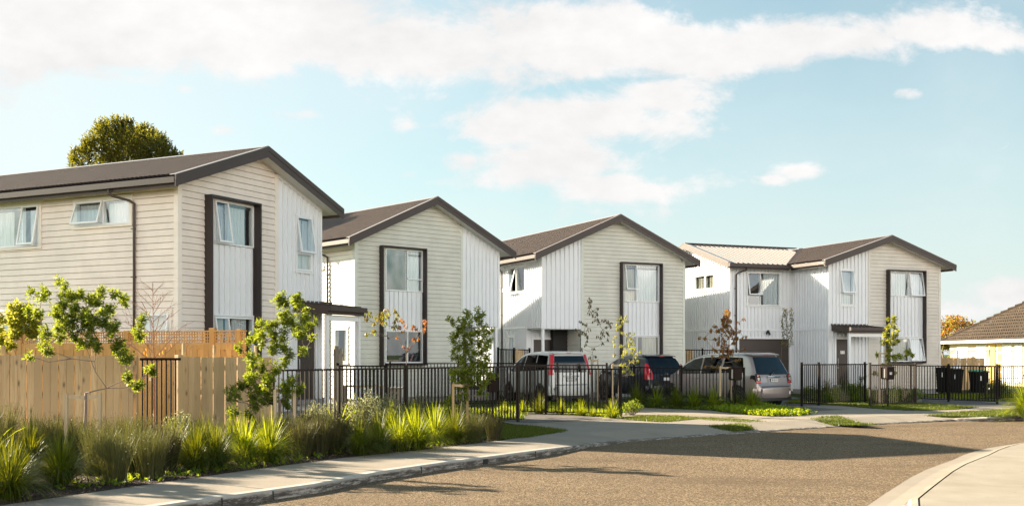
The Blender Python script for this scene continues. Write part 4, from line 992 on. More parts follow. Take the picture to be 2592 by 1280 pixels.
T3 = [(340,180,22),(375,190,25),(390,240,22),(440,190,22),(520,120,32),(545,150,30),(500,190,32),(630,95,28),(660,140,28),(690,125,16),(610,160,30),(560,220,40),(640,200,35),(480,250,40),(440,290,35),(700,270,35),(750,300,32),(780,280,22),(420,350,45),(380,390,35),(500,330,45),(580,310,40),(640,320,40),(690,350,35),(740,410,38),(720,460,38),(640,420,45),(560,400,45),(500,430,42),(430,460,42),(390,510,28),(430,560,38),(380,565,22),(530,500,40),(600,510,40),(680,510,40),(720,560,32),(750,600,20),(480,610,42),(560,600,45),(640,620,45),(700,640,40),(410,700,40),(370,720,28),(480,700,45),(560,700,50),(640,710,50),(710,710,45),(770,730,35),(800,760,25),(400,780,40),(480,790,45),(560,800,45),(640,800,45),(710,820,38),(680,870,32),(650,920,30),(720,950,14),(430,850,35),(500,860,35),(460,960,35),(520,960,30),(350,980,32),(330,1030,30),(370,1080,35),(330,1110,30),(420,1110,35),(460,1060,30)]
tree_from_px('young_tree', 'tall narrow dense green young tree at the right end of the grass bed', 22.6, 1169, (1168,990), T3, (1050,760), 3.974, [M_leaf, M_leaf, M_leaf2], .078, .027, 3.6, .024, M_bark, seed=11, yv=.5)
stakes('pair of timber stakes under the narrow dense tree at the end of the grass bed', [Vector((-1.245,22.4,0)), Vector((-.965,22.9,0))], 1.19, Vector((-1.06,22.5,0)), woodmat('golden_stake', (.42,.29,.12), (.55,.4,.2), knots=False))
T4 = [(640,140,28),(680,150,28),(640,190,25),(740,180,30),(790,150,35),(860,120,30),(880,160,32),(830,190,32),(780,220,30),(820,250,26),(720,260,18),(960,110,20),(985,150,22),(960,200,16),(720,350,24),(690,350,16),(620,375,16),(950,240,12),(930,300,18),(985,290,18)]
T4r = [(1020,220,18),(1050,240,18),(1080,290,20),(1020,300,16),(1170,290,18),(1150,310,14),(1200,320,16),(1290,230,22),(1300,260,18),(1285,320,16),(1290,340,14),(1190,440,16),(1160,430,14),(1040,340,14),(1220,430,10),(970,410,10),(1100,540,14),(1060,520,12)]
r4 = tree_from_px('sapling', 'thin leaning sapling with brown and red leaves in front of the sage house window', 31.5, 1030, (1029,895), T4, (790,760), 4.542, [M_leafbrown, M_leafbrown, M_leaf], .11, .045, 15, .018, M_bark, style='hang', seed=21, yv=.3)
r4b = MB(); rr4 = random.Random(4)
for (x, y, rad) in T4r:
    p = at(790+x/4.542, 760+y/4.542, 31.5)-Vector(r4.location); q = p+Vector((0, rr4.uniform(-.2,.2), 0))
    for j in range(8): leaf(r4b, q+rv(rr4)*rad/4.542*31.5/F, (Vector((0,0,-1))+rv(rr4)*.5).normalized(), rv(rr4), .10, .045, rr4.choice([M_leafred, M_leafaut]))
r4b.build('red_leaves', r4)
mb = MB(); f0 = at(1029,895,31.5)-Vector(r4.location)
for tx, ty in ((1290,240),(1290,330),(1170,300),(1060,250),(1190,435),(1100,545)):
    q = at(790+tx/4.542, 760+ty/4.542, 31.5)-Vector(r4.location); mb.tube([f0, f0.lerp(q,.35)+Vector((0,0,-.02)), f0.lerp(q,.7), q], [.010,.008,.006,.003], M_bark, 5)
mb.build('branch', r4)
T5 = [(180,50,14),(195,70,14),(175,85,14),(200,95,16),(185,120,12),(250,130,12),(200,150,16),(180,175,12),(225,170,18),(250,180,12),(205,200,14),(240,220,16),(225,245,16),(260,240,10),(108,245,10),(125,270,10),(150,280,12),(180,320,12),(270,265,12),(300,250,14),(320,232,12),(345,250,14),(355,265,12),(385,270,14),(370,295,12),(330,300,12),(300,330,14),(335,345,12),(350,365,10),(310,370,12),(280,350,12),(260,390,12),(290,390,10),(90,365,10),(115,345,10),(150,365,12),(170,390,12),(130,350,10),(60,320,6),(120,495,8),(160,430,8),(150,460,8),(300,445,7),(350,415,6),(185,570,8),(215,490,10),(235,560,6)]
tree_from_px('sapling', 'sparse sapling with hanging brown leaves in front of the sage wall behind the white car', 39.6, 1501, (1501,900), T5, (1440,740), 3.518, [M_leafbrown], .12, .05, 6, .022, M_stemgrey, style='hang', seed=22, yv=.3)
stakes('small pair of timber stakes behind the white people carrier', [at(1497,895,39.4).xy.to_3d(), at(1513,895,39.6).xy.to_3d()], 1.62)
T6 = [(455,210,14),(515,210,16),(500,235,16),(480,250,14),(520,240,12),(435,235,8),(430,285,12),(460,290,10),(440,315,12),(430,320,10),(480,350,14),(505,365,12),(540,355,8),(575,360,10),(410,385,12),(395,425,10),(405,465,14),(540,400,8),(560,420,12),(530,440,12),(560,450,10),(460,465,12),(490,470,12),(530,480,14),(560,490,14),(590,490,12),(610,540,14),(640,520,10),(500,510,12),(520,520,14),(560,530,14),(590,560,12),(400,550,10),(470,560,10),(490,540,12),(540,600,14),(570,600,14),(600,600,14),(500,630,14),(480,650,12),(520,660,14),(550,700,14),(570,715,12),(490,690,12),(460,640,10)]
tree_from_px('sapling', 'spindly yellow green sapling at the fence end left of the black hatchback', 31.2, 1567, (1566,960), T6, (1440,740), 3.518, [M_leaf2], .085, .034, 9, .016, M_bark, style='hang', seed=23, yv=.25)
stakes('pair of bright timber stakes behind the fence end left of the black hatchback', [at(1550,895,31.3).xy.to_3d(), at(1572,895,31.6).xy.to_3d()], 1.52)
r7 = random.Random(7); T7 = []
for i in range(120):
    t = r7.random()**.8; y = 10+t*540; hw = (18+ t*230 if t < .62 else 160-(t-.62)*260); x = 640-t*20+r7.uniform(-1,1)*hw*.85; T7.append((x, y, 14))
T7 += [(350,325,14),(375,330,14),(400,335,14),(500,190,16),(520,200,14),(440,240,14),(465,250,14),(805,120,14),(770,150,12),(860,315,12),(835,325,12),(810,250,12),(780,260,12),(760,210,12),(780,470,10),(830,455,10),(460,460,14),(490,470,14),(520,480,14),(400,655,12),(440,650,14),(480,660,12),(520,660,14),(560,670,12),(740,590,10),(800,580,12),(490,545,14)]
tree_from_px('sapling', 'cone shaped sapling with dense orange brown leaves in front of the silver people carrier', 35.3, 1835, (1836,930), T7, (1700,780), 4.545, [M_leafaut, M_leafaut, M_leafbrown], .10, .042, 9, .022, M_stemgrey, style='hang', seed=24, yv=.45)
stakes('pair of timber stakes under the orange leaved sapling', [at(1823,895,35.2).xy.to_3d(), at(1850,895,35.4).xy.to_3d()], 1.40)
T8 = [(560,10,18),(640,5,20),(620,30,18),(660,20,14),(600,60,18),(640,60,20),(560,80,18),(550,100,12),(600,100,16),(650,90,20),(680,80,16),(590,160,14),(610,155,12),(490,200,14),(575,205,14),(585,240,14),(625,215,14),(660,240,16),(700,205,20),(690,220,18),(740,190,20),(780,180,22),(790,200,14),(760,170,14),(600,280,10),(540,290,12),(490,365,12),(470,375,10),(640,360,14),(650,365,10),(385,400,14),(370,412,10)]
T8 += [(575,-30,16),(610,-60,18),(640,-90,20),(600,-110,16),(630,-140,18),(655,-120,14),(650,-50,18),(560,30,14),(690,-10,14)]
tree_from_px('sapling', 'yellow green sapling with pale stakes beside the letterbox numbered 72', 39.0, 2247, (2240,905), T8, (2080,840), 3.518, [M_leaf2], .11, .048, 1.4, .02, M_stemgrey, style='whorl', seed=25, yv=.3)
stakes('pair of sunlit pale stakes behind the fence by the letterbox numbered 72', [at(2226,895,38.8).xy.to_3d(), at(2245,895,39.2).xy.to_3d()], 1.88)
T9 = [(x+r7.uniform(-12,12), y, 12) for y in range(-60, 240, 16) for x in (60+max(0,-y)*.3, 95, 130) ]
tree_from_px('sapling', 'feathery dark green sapling in front of the garage door', 46.0, 1978, (1978,940), [(x+870-30, y+60, 14) for x, y, _ in T9], (1700,780), 3.2, [M_leafbrown, M_grass], .13, .03, 7, .02, M_bark, style='hang', seed=26, yv=.3)
# bare twiggy tree behind the black panel
def bare():
    base = Vector((at(389,895,21.0).x, 21.0, 0)); root = empty('bare_sapling', base); tag(root, 'leafless reddish sapling behind the narrow black gate panel', 'tree', 'young street and garden trees')
    r = random.Random(2); mb = MB()
    top = at(387,715,21)-base; mb.tube([Vector((0,0,0)), top*.33+Vector((.02,0,0)), top*.66, top], [.02,.016,.011,.003], M_twig, 6)
    for k in range(26):
        t = .42+.55*k/26; a = top*t; ang = k*2.4; ln = (1-t)*1.5+.25
        dirv = Vector((math.cos(ang)*.8, math.sin(ang)*.6, .62)).normalized(); e = a+dirv*ln; mb.tube([a, a+dirv*ln*.5+Vector((0,0,.02)), e], [.007,.005,.002], M_twig, 5)
        for j in range(5):
            b = a.lerp(e, .25+.15*j); d2 = (dirv+rv(r)*.7).normalized(); mb.tube([b, b+d2*ln*r.uniform(.15,.4)], [.0035,.0015], M_twig, 4)
    mb.build('trunk', root); mb = MB()
    for p in ((365,887),(372,892),(370,878),(412,886),(418,872),(434,868),(404,890)):
        q = at(p[0],p[1],21)-base; leaf(mb, q, Vector((.1,0,-1)).normalized(), Vector((0,-1,.2)), .09, .035, M_leafaut)
    mb.build('dead_leaves', root); mb = MB(); q = at(381,958,20.95)-base; mb.box(q.x-.03,q.y-.01,q.z-.04,q.x+.04,q.y,q.z+.03,M_plate); mb.build('nursery_tag', root)
bare()
# the big evergreen behind the first house
def big_tree():
    d = 47.0; c = at(325, 372, d); base = Vector((c.x, d, 0)); root = empty('evergreen_tree', base); tag(root, 'large dense evergreen tree rising behind the roof of the nearest house', 'tree')
    r = random.Random(8); cz = c.z; mb = MB(); br = []
    lumps = [(325,358,50),(290,352,42),(372,356,46),(268,372,36),(298,332,32),(352,330,30),(408,374,36),(236,398,26),(428,392,30),(330,405,62),(390,412,46),(270,412,42),(312,318,20),(216,410,18),(446,402,18),(388,342,28),(250,372,16),(455,402,16),(330,332,32),(420,380,30),(338,312,12),(280,322,14),(366,318,14)]
    for lx, ly, lr in lumps:
        p = at(lx, ly+22, d)-base; p.y += r.uniform(-1.6, 1.2); rad = lr*d/F; br.append(p)
        n = int(1900*(rad/1.0)**2)
        for j in range(n):
            o = rv(r); q = p+o*rad*(.55+.5*r.random()**.7); dd = (o+Vector((0,0,.7))+rv(r)*.6).normalized()
            leaf(mb, q, dd, (Vector((0,0,1))+rv(r)*.8).normalized(), r.uniform(.10,.19), r.uniform(.05,.08), M_leafdark)
        for j in range(26):   # upright shoots at the rim
            o = rv(r); o.z = abs(o.z)+.2; o.normalize(); q0 = p+o*rad*.9; ln = r.uniform(.15,.38)
            for t in range(9):
                q = q0+(o*.4+Vector((0,0,1))).normalized()*ln*t/8; leaf(mb, q, (o*.5+rv(r)*.8+Vector((0,0,.6))).normalized(), rv(r), .13, .055, M_leafdark)
    fork = Vector((0,0,cz-4.2)); skeleton(Vector((0,0,0)), fork, br, .32, M_bark, r, 'trunk', root, .03); mb.build('crown', root)
big_tree()
def autumn_far():
    for name, label, px, py, rr_, d, seed in (('autumn_tree', 'orange autumn tree beyond the brown tiled roof of the cottage', 2415, 838, 58, 95, 3), ('autumn_tree', 'low yellow and orange bush tree at the left end of the cottage roof', 2388, 868, 26, 80, 5)):
        c = at(px, py, d); base = Vector((c.x, d, 0)); root = empty(name, base); tag(root, label, 'tree'); r = random.Random(seed); tips = []; mb = MB()
        for i in range(70):
            o = rv(r); o.z = abs(o.z)*.9-.25; p = c-base+o*rr_*d/F*r.uniform(.45,1); tips.append(p)
            for j in range(28): q = p+rv(r)*.42; leaf(mb, q, rv(r), rv(r), .22, .13, r.choice([M_leafaut, M_leaf2, M_leafaut]))
        skeleton(Vector((0,0,0)), Vector((0,0,c.z*.5)), tips, .2, M_bark, r, 'trunk', root, .015); mb.build('crown', root)
autumn_far()

def tuft_mesh(seed, nb=760, H=.80, S=.66, W=.0078, mat=None, mats=None, straight=.25):
    r = random.Random(seed); mb = MB(); mats = mats or [mat]
    for i in range(nb):
        a = r.uniform(0, 2*math.pi); rad = r.random()**.6; sp = S*(.08+1.0*rad)*r.uniform(.75,1.1); h = H*(1.05-.45*rad)*r.uniform(.7,1.12)
        b0 = Vector((math.cos(a), math.sin(a), 0)); s0 = b0*.09*rad; side = Vector((-b0.y, b0.x, 0)).lerp(b0, r.uniform(-.5,.5)).normalized()
        n = 6; vs = []; arch = r.uniform(.45,1.25)*(1 if rad > .35 else .5); tw = rv(r)*.05*h; tw.z = 0
        w = W*r.uniform(.7,1.25)
        for k in range(n+1):
            t = k/n; drop = (t**2.6)*sp*.85*arch
            p = s0+b0*sp*(t**1.2)+Vector((0,0,h*(t**.82)-drop))+tw*t*t; ww = w*(1-t**2.2)+.0012
            vs += [p-side*ww/2, p+side*ww/2]
        mb.add(vs, [(2*k, 2*k+1, 2*k+3, 2*k+2) for k in range(n)], r.choice(mats))
    o = mb.build('blades'); me = o.data; bpy.data.objects.remove(o); return me
def rush_mesh(seed, nb=620, H=1.05, S=.30, W=.006, mats=None):
    r = random.Random(seed); mb = MB()
    for i in range(nb):
        a = r.uniform(0, 2*math.pi); rad = r.random()**.5; b0 = Vector((math.cos(a), math.sin(a), 0)); p0 = b0*.20*rad; h = H*r.uniform(.55,1.08)*(1-.12*rad); lean = b0*S*rad*r.uniform(.3,1)*h+rv(r)*.03
        lean.z = 0; side = Vector((-b0.y, b0.x, 0)).lerp(b0, r.uniform(-1,1)).normalized(); w = W*r.uniform(.7,1.3); vs = []; n = 4; bend = rv(r)*.03
        for k in range(n+1):
            t = k/n; p = p0+lean*t*t+Vector((0,0,h*t))+bend*math.sin(t*3); vs += [p-side*w/2*(1-.6*t), p+side*w/2*(1-.6*t)]
        m = r.choice(mats); mb.add(vs, [(2*k, 2*k+1, 2*k+3, 2*k+2) for k in range(n)], m)
        for j in range(r.randint(1, 4)):
            t = r.uniform(.55, 1); p = p0+lean*t*t+Vector((0,0,h*t)); leaf(mb, p, (Vector((0,0,1))+rv(r)*.5).normalized(), rv(r), r.uniform(.02,.05), .007, m)
    o = mb.build('stems'); me = o.data; bpy.data.objects.remove(o); return me
def shrub_mesh(seed, n=1300, H=.75, Rr=.42, L=.035, W=.014, mats=None, shoots=45):
    r = random.Random(seed); mb = MB()
    for i in range(shoots):
        a = r.uniform(0, 2*math.pi); rad = r.random()**.6; e = Vector((math.cos(a)*Rr*rad, math.sin(a)*Rr*rad, H*(1.05-.45*rad*rad)*r.uniform(.75,1.12)))
        s = Vector((e.x*.15, e.y*.15, 0)); mid = s.lerp(e, .5)+rv(r)*.05; mb.tube([s, mid, e], [.004,.003,.0015], M_bark, 4)
        for j in range(n//shoots):
            t = r.uniform(.25, 1)**.7; p = (s.lerp(mid, t*2) if t < .5 else mid.lerp(e, t*2-1))+rv(r)*.035; leaf(mb, p, (Vector((0,0,.7))+rv(r)).normalized(), rv(r), L*r.uniform(.7,1.3), W*r.uniform(.8,1.2), r.choice(mats))
    o = mb.build('foliage'); me = o.data; bpy.data.objects.remove(o); return me
def plant(kind, me, p, s, label, cat, group, rz=None, sz=None):
    o = bpy.data.objects.new(kind, me); col.objects.link(o); o.location = (p.x, p.y, gz(p.x, p.y)); o.rotation_euler = (0,0, random.uniform(0,6.28) if rz is None else rz); o.scale = (s, s, sz or s)
    tag(o, label, cat, group); return o
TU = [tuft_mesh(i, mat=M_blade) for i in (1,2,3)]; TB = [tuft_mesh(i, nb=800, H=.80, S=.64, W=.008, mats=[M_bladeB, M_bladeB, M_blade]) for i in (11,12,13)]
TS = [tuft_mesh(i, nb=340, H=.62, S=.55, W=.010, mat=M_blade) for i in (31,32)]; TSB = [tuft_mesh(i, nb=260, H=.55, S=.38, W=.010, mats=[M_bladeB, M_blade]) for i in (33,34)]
RU = [rush_mesh(i, mats=[M_rush]) for i in (1,2)]; RD = [rush_mesh(i, nb=800, H=1.0, S=.30, W=.007, mats=[M_rushd, M_rush]) for i in (3,4)]
SH = [shrub_mesh(i, n=2400, L=.045, W=.018, shoots=70, mats=[M_leafgrey]) for i in (1,2)]; SG = [shrub_mesh(i, n=900, H=.4, Rr=.35, L=.05, W=.028, mats=[M_bright, M_leaf]) for i in (5,6)]
gT, gR, gS = 'grass tufts in the planting beds', 'clumps of thin rushes in the front bed', 'small leaved shrubs in the front bed'
tufts = [  # px, py of the base, size, mesh, label
 (25,1263,1.05,TU[0],'grass tuft in the bottom left corner nearest the footpath'),
 (-15,1225,1.05,TU[1],'grass tuft cut by the left edge of the photo'),
 (50,1232,.85,TU[2],'small dark grass tuft between the left corner tuft and the wide sunlit topped one'),
 (75,1180,1.15,TU[0],'tall dark grass tuft behind the small one near the left edge'),
 (152,1228,1.12,TU[1],'wide dark green grass tuft with sunlit right side, leftmost big tuft beside the footpath'),
 (440,1170,1.05,TU[1],'dark grass tuft just left of the widest arching tuft'),
 (494,1190,1.12,TU[2],'wide arching grass tuft right of the tall rushes'),
 (545,1187,1.05,TU[0],'grass tuft between the wide arching one and the sunlit pair'),
 (528,1150,1.0,TU[1],'grass tuft behind the wide arching one against the timber fence'),
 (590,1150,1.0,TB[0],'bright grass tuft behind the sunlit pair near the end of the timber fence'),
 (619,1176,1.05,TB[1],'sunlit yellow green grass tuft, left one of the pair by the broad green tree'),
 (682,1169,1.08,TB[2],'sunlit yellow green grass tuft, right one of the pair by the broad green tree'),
 (650,1140,.95,TB[0],'sunlit grass tuft behind the pair by the broad green tree'),
 (910,1150,1.0,TU[2],'green grass tuft right of the dark rushes'),
 (958,1144,1.02,TU[0],'dark based grass tuft in front of the grey green shrub'),
 (1010,1137,.95,TB[1],'bright yellow grass tuft left of the brightest one'),
 (1056,1137,1.08,TB[2],'brightest yellow grass tuft in the middle of the right hand bed'),
 (1100,1122,1.05,TB[0],'bright grass tuft right of the brightest one'),
 (1150,1119,1.0,TU[1],'grass tuft at the foot of the staked narrow dense tree'),
 (985,1112,.98,TB[2],'bright grass tuft behind the front row, left of the three back ones'),
 (1040,1106,1.05,TB[0],'bright grass tuft behind the front row, middle of the three back ones'),
 (1095,1098,1.0,TB[1],'bright grass tuft behind the front row, right of the three back ones'),
 (1130,1092,.9,TB[2],'grass tuft directly behind the left stake of the narrow dense tree'),
 (1275,1049,.8,TSB[0],'small grass tuft behind the left end of the driveway fence near the first letterbox'),
 (1322,1046,.85,TSB[1],'small grass tuft behind the fence end post by the first driveway'),
 (1365,1047,1.15,TS[0],'grass tuft in front of the wheel of the white people carrier'),
 (1418,1049,1.0,TSB[0],'grass tuft under the number plate of the white people carrier'),
 (1471,1052,1.0,TSB[1],'grass tuft below the right rear corner of the white people carrier'),
 (1500,1054,.6,TSB[0],'very small grass tuft between two larger ones on the strip by the first driveway'),
 (1551,1058,1.1,TSB[0],'grass tuft right at the fence end post by the second driveway'),
 (1612,1030,1.5,TS[0],'grass tuft at the left end of the row in front of the black hatchback'),
 (1662,1031.5,1.6,TSB[1],'second grass tuft from the left in the row in front of the black hatchback'),
 (1712,1033,1.45,TS[0],'grass tuft in front of the front wheel of the silver people carrier'),
 (1757,1034.5,1.6,TSB[0],'grass tuft left of the orange leaved sapling'),
 (1808,1035.5,1.65,TSB[1],'grass tuft right below the orange leaved sapling'),
 (1862,1033,1.1,TS[1],'grass tuft left of the second letterbox'),
 (1905,1036,1.6,TSB[0],'grass tuft at the left rear corner of the silver people carrier'),
 (2095,1003,1.5,TS[0],'dark grass tuft behind the fence in front of the right hand front door'),
 (2135,1006,1.5,TS[1],'dark grass tuft behind the fence right of the right hand front door'),
 (2178,1008,1.4,TS[0],'dark grass tuft behind the fence near the middle post of the right hand lot'),
 (2600,1056,1.5,TB[2],'long leaved tuft cut by the right edge of the photo')]
for px, py, s, me, lb in tufts: plant('grass_tuft', me, G(px, py), s, lb, 'grass tuft', gT)
rushes = [(250,1200,1.0,RU[0],'brown rush clump just right of the leftmost big grass tuft'),(290,1222,.92,RU[1],'brown rush clump nearest the footpath'),(335,1205,1.0,RU[0],'brown rush clump in front of the forked tree trunk'),
 (380,1210,.95,RU[1],'brown rush clump below the narrow black gate panel'),(415,1195,1.0,RD[0],'dark rush clump left of the arching grass tufts'),(300,1165,1.0,RU[1],'thin rush clump at the foot of the paling fence near the trunk'),
 (205,1165,1.0,RU[0],'straw tipped rush clump against the left paling fence'),(150,1160,1.0,RU[1],'straw tipped rush clump second from the left against the paling fence'),(95,1160,.95,RU[0],'straw tipped rush clump at the left end of the paling fence'),(355,1160,1.0,RU[1],'rush clump behind the others below the black gate panel'),
 (720,1150,.98,RU[1],'rush clump at the foot of the right stake of the broad green tree'),(762,1158,.92,RD[0],'dark rush clump beside the footpath, left of the dense group'),(805,1152,.98,RD[1],'dark rush clump beside the footpath, middle of the dense group'),(850,1148,.96,RD[0],'dark rush clump beside the footpath, right of the dense group'),
 (785,1125,.9,RD[1],'dark rush clump behind the dense group by the fence'),(665,1115,.85,RU[0],'thin rush clump between the stakes of the broad green tree'),(1200,1118,.78,RU[0],'small brown rush clump right of the bright grasses'),(1250,1114,.78,RD[0],'small brown rush clump at the right tip of the bed'),(1222,1100,.85,RU[1],'rush clump behind the two small ones at the right tip of the bed')]
for px, py, s, me, lb in rushes: plant('rush_clump', me, G(px, py), s*.92, lb, 'rush', gR, sz=s*.74)
shrubs = [(455,1140,.95,'grey green shrub beside the post of the right paling fence'),(800,1108,.95,'grey green shrub behind the dark rushes by the black fence'),(850,1100,1.0,'grey green shrub next to the broad leaved plant by the fence'),(925,1108,1.25,'largest pale grey green shrub in front of the black fence'),(975,1100,1.2,'pale grey green shrub right of the largest one'),(1060,1080,1.0,'thin grey shrub behind the brightest grasses'),(1170,1085,.8,'leafy shoots under the narrow dense tree'),(520,1120,.8,'small grey shrub at the foot of the right paling fence')]
for i, (px, py, s, lb) in enumerate(shrubs): plant('shrub', SH[i % 2], G(px, py), s, lb, 'shrub', gS)
low = [(1600,1050,1.0,'rounded green shrub right of the fence end post by the second driveway'),(1460,1040,.6,'low leafy plant behind the fence below the white people carrier'),(2120,1012,1.2,'leafy sunlit weed left of the middle fence post of the right hand lot'),(2160,1010,1.5,'tall leafy sunlit weed behind the middle fence post'),(2195,1014,1.1,'leafy sunlit weed beside the fence corner post'),(2240,1013,1.1,'leafy plant behind the letterbox numbered 72'),(2275,1012,1.2,'leafy plant right of the letterbox numbered 72'),(2312,1016,1.2,'leafy plant at the right end of the lighter picket panel'),(2050,1008,1.2,'dark leafy plant behind the fence right of the silver people carrier')]
for i, (px, py, s, lb) in enumerate(low): plant('low_shrub', SG[i % 2], G(px, py), s, lb, 'shrub', 'low leafy plants on the right hand lots')
# dark bushes at the right edge
BK = [shrub_mesh(i, n=2600, H=1.3, Rr=.9, L=.10, W=.03, mats=[M_leafdark, M_leaf], shoots=60) for i in (9,)]
plant('bush', BK[0], Vector((21.2,42.0,0)), 1.1, 'large dark bush at the right edge in front of the cottage', 'bush', None)
plant('bush', BK[0], Vector((19.7,43.0,0)), .6, 'low dark bush behind the right hand fence post', 'bush', None)
plant('bush', BK[0], Vector((8.1,46.3,0)), .4, 'small dark plant beside the garage wing', 'bush', None)
# broad flax-like plants
def flax(label, p, s, seed, n=16):
    r = random.Random(seed); mb = MB()
    for i in range(n):
        a = r.uniform(0, 6.28); b0 = Vector((math.cos(a), math.sin(a), 0)); h = r.uniform(.6,1)*s; sp = r.uniform(.25,.8)*s; side = Vector((-b0.y, b0.x, 0)); vs = []
        for k in range(7):
            t = k/6; q = b0*sp*t**1.3+Vector((0,0,h*t-(t**3)*sp*.35)); w = .05*s*(1-t**2)*(.5+t if t < .5 else 1); vs += [q-side*w/2, q+Vector((0,0,-.008)), q+side*w/2]
        mb.add(vs, [f_ for k in range(6) for f_ in ((3*k,3*k+1,3*k+4,3*k+3),(3*k+1,3*k+2,3*k+5,3*k+4))], M_bladeB)
    o = mb.build('flax_plant'); o.location = (p.x, p.y, 0); tag(o, label, 'plant', 'broad leaved flax plants')
flax('broad leaved flax plant at the left edge of the bed', Vector((-7.75,15.4,0)), 1.0, 1, 9); flax('broad leaved flax plant between the dark rushes and the grey green shrubs', G(855,1108), .95, 2)
flax('small flax plant behind the narrow black gate panel', Vector((-6.5,20.6,0)), .8, 4); flax('tall flax clump far behind the wire fence beside the cottage', Vector((22.3,56,0)), 2.6, 5, 40)

# the planting bed carries on to the left of the photo and shades the footpath
for k, (x, y, q, s) in enumerate([(-8.3,14.2,2,1.1),(-7.15,13.75,2,1.12),(-7.7,14.35,2,1.15),(-6.95,12.9,2,1.1),(-7.9,13.6,2,1.1),(-8.8,15.3,2,1.05),(-9.3,13.6,1,1.1),(-10.0,15.0,2,1.0),(-10.4,12.9,0,1.1),(-7.6,13.3,1,1.0),(-8.9,12.0,2,1.0),(-9.8,11.0,0,1.05),(-11.5,14.0,2,1.1),(-8.0,16.6,2,1.0),(-9.2,17.0,2,1.05),(-10.6,16.4,2,1.0)]):
    if q == 2: plant('rush_clump', RU[k % 2], Vector((x, y, 0)), s, 'rush clump in the part of the bed beyond the left edge of the photo', 'rush', gR)
    else: plant('grass_tuft', TU[k % 3], Vector((x, y, 0)), s, 'grass tuft in the part of the bed beyond the left edge of the photo', 'grass tuft', gT)
for k, (x, y) in enumerate([(-9.9,16.2),(-12.6,15.2),(-11.2,19.0)]):
    dd = y; ox = 217-(x*F/dd+CX); sd = [(q[0], q[1], q[2]) for q in T1]
    tree_from_px('young_tree', 'bushy green young tree in the bed beyond the left edge of the photo', dd, x*F/dd+CX, (x*F/dd+CX, 985), sd, (-(217-(x*F/dd+CX)), 672), 3.18, [M_leaf], .12, .045, 1.6, .024, M_bark, seed=40+k, yv=.7)

# lawns and ground cover
def inpoly(x, y, P):
    c = False; n = len(P)
    for i in range(n):
        x1, y1 = P[i][0], P[i][1]; x2, y2 = P[(i+1) % n][0], P[(i+1) % n][1]
        if (y1 > y) != (y2 > y) and x < (x2-x1)*(y-y1)/(y2-y1+1e-12)+x1: c = not c
    return c
def lawn(label, pts, n, h=.05, mats=None, base=True, leafy=False, w=.010):
    P = []
    for p in pts:
        q = G(*p) if len(p) == 2 else Vector(p); P.append((q.x, q.y))
    mats = mats or [M_grass]; r = random.Random(len(pts)*7+n); mb = MB()
    if base:
        tri = tessellate_polygon([[Vector((x, y, 0)) for x, y in P]]); mb.add([(x, y, gz(x, y)+.018) for x, y in P], tri, M_lawn)
    x0, x1 = min(p[0] for p in P), max(p[0] for p in P); y0, y1 = min(p[1] for p in P), max(p[1] for p in P); k = 0; tries = 0
    while k < n and tries < n*30:
        tries += 1; x, y = r.uniform(x0, x1), r.uniform(y0, y1)
        if not inpoly(x, y, P): continue
        k += 1; x += r.gauss(0,.07); y += r.gauss(0,.10); z = gz(x, y)+.012; hh = h*r.uniform(.5,1.4); a = r.uniform(0,6.28)
        if leafy:
            for j in range(3): leaf(mb, Vector((x, y, z+hh*r.random())), (Vector((0,0,.9))+rv(r)).normalized(), rv(r), r.uniform(.05,.09), r.uniform(.03,.05), r.choice(mats))
        else:
            dx, dy = math.cos(a)*w, math.sin(a)*w; ox, oy = r.uniform(-.5,.5)*hh, r.uniform(-.5,.5)*hh
            mb.add([(x-dx, y-dy, z), (x+dx, y+dy, z), (x+ox, y+oy, z+hh)], [(0,1,2)], r.choice(mats))
    o = mb.build('grass'); tag(o, label, None, None, 'stuff'); return o
lawn('mown triangle of grass at the right tip of the planting bed', [(1225,1082),(1264,1074.6),(1340,1078),(1433,1090),(1409,1095),(1334,1107),(1264,1112),(1225,1110)], 9000, .035)
lawn('thin strip of lawn between the first two driveways', [(1565,1059),(1636,1052.5),(1724,1053.8),(1763,1060),(1724,1064),(1677,1068),(1594,1063)], 6000, .04)
lawn('small grass patch on the concrete near the kerb', [(1796,1077.6),(1884,1072),(1902,1079),(1855,1081.6)], 2500, .06)
lawn('weedy grass patch in the middle of the concrete by the kerb', [(2054,1061),(2085,1056),(2122,1053.8),(2170,1062),(2217,1071),(2162,1070),(2100,1066)], 2600, .05, [M_grass])
lawn('lawn in front of the letterbox numbered 72', [(2034,1012),(2120,1017),(2198,1021),(2330,1020),(2473,1031.5),(2420,1036),(2345,1039),(2290,1038.5),(2200,1033),(2125,1026),(2030,1022)], 16000, .05, [M_grass])
lawn('grass verge at the right edge beside the kerb', [(2346,1050),(2420,1045),(2564,1037),(2640,1041),(2640,1052),(2491,1054.6)], 8000, .06, [M_grass])
lawn('grass by the fence left of the silver people carrier tail', [(2008,1013),(2034,1012),(2030,1022),(1990,1022)], 2000, .06)
lawn('leafy bright ground cover round the second letterbox', [(1785,1036),(1830,1028),(1869,1024.6),(1950,1033),(2000,1041),(2056,1048),(2015,1052.5),(1953,1053.8),(1890,1050),(1833,1043)], 4200, .12, [M_bright, M_bladeB], leafy=True)
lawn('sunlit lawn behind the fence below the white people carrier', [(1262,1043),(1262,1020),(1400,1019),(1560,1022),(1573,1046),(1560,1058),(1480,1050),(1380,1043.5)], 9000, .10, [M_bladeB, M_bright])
lawn('dark ground cover under the row of tufts by the second driveway', [(1580,1028),(1585,1024),(1780,1029),(1900,1030),(1930,1036),(1870,1040),(1785,1038),(1600,1031)], 2000, .08, [M_leaf, M_grass], leafy=True)
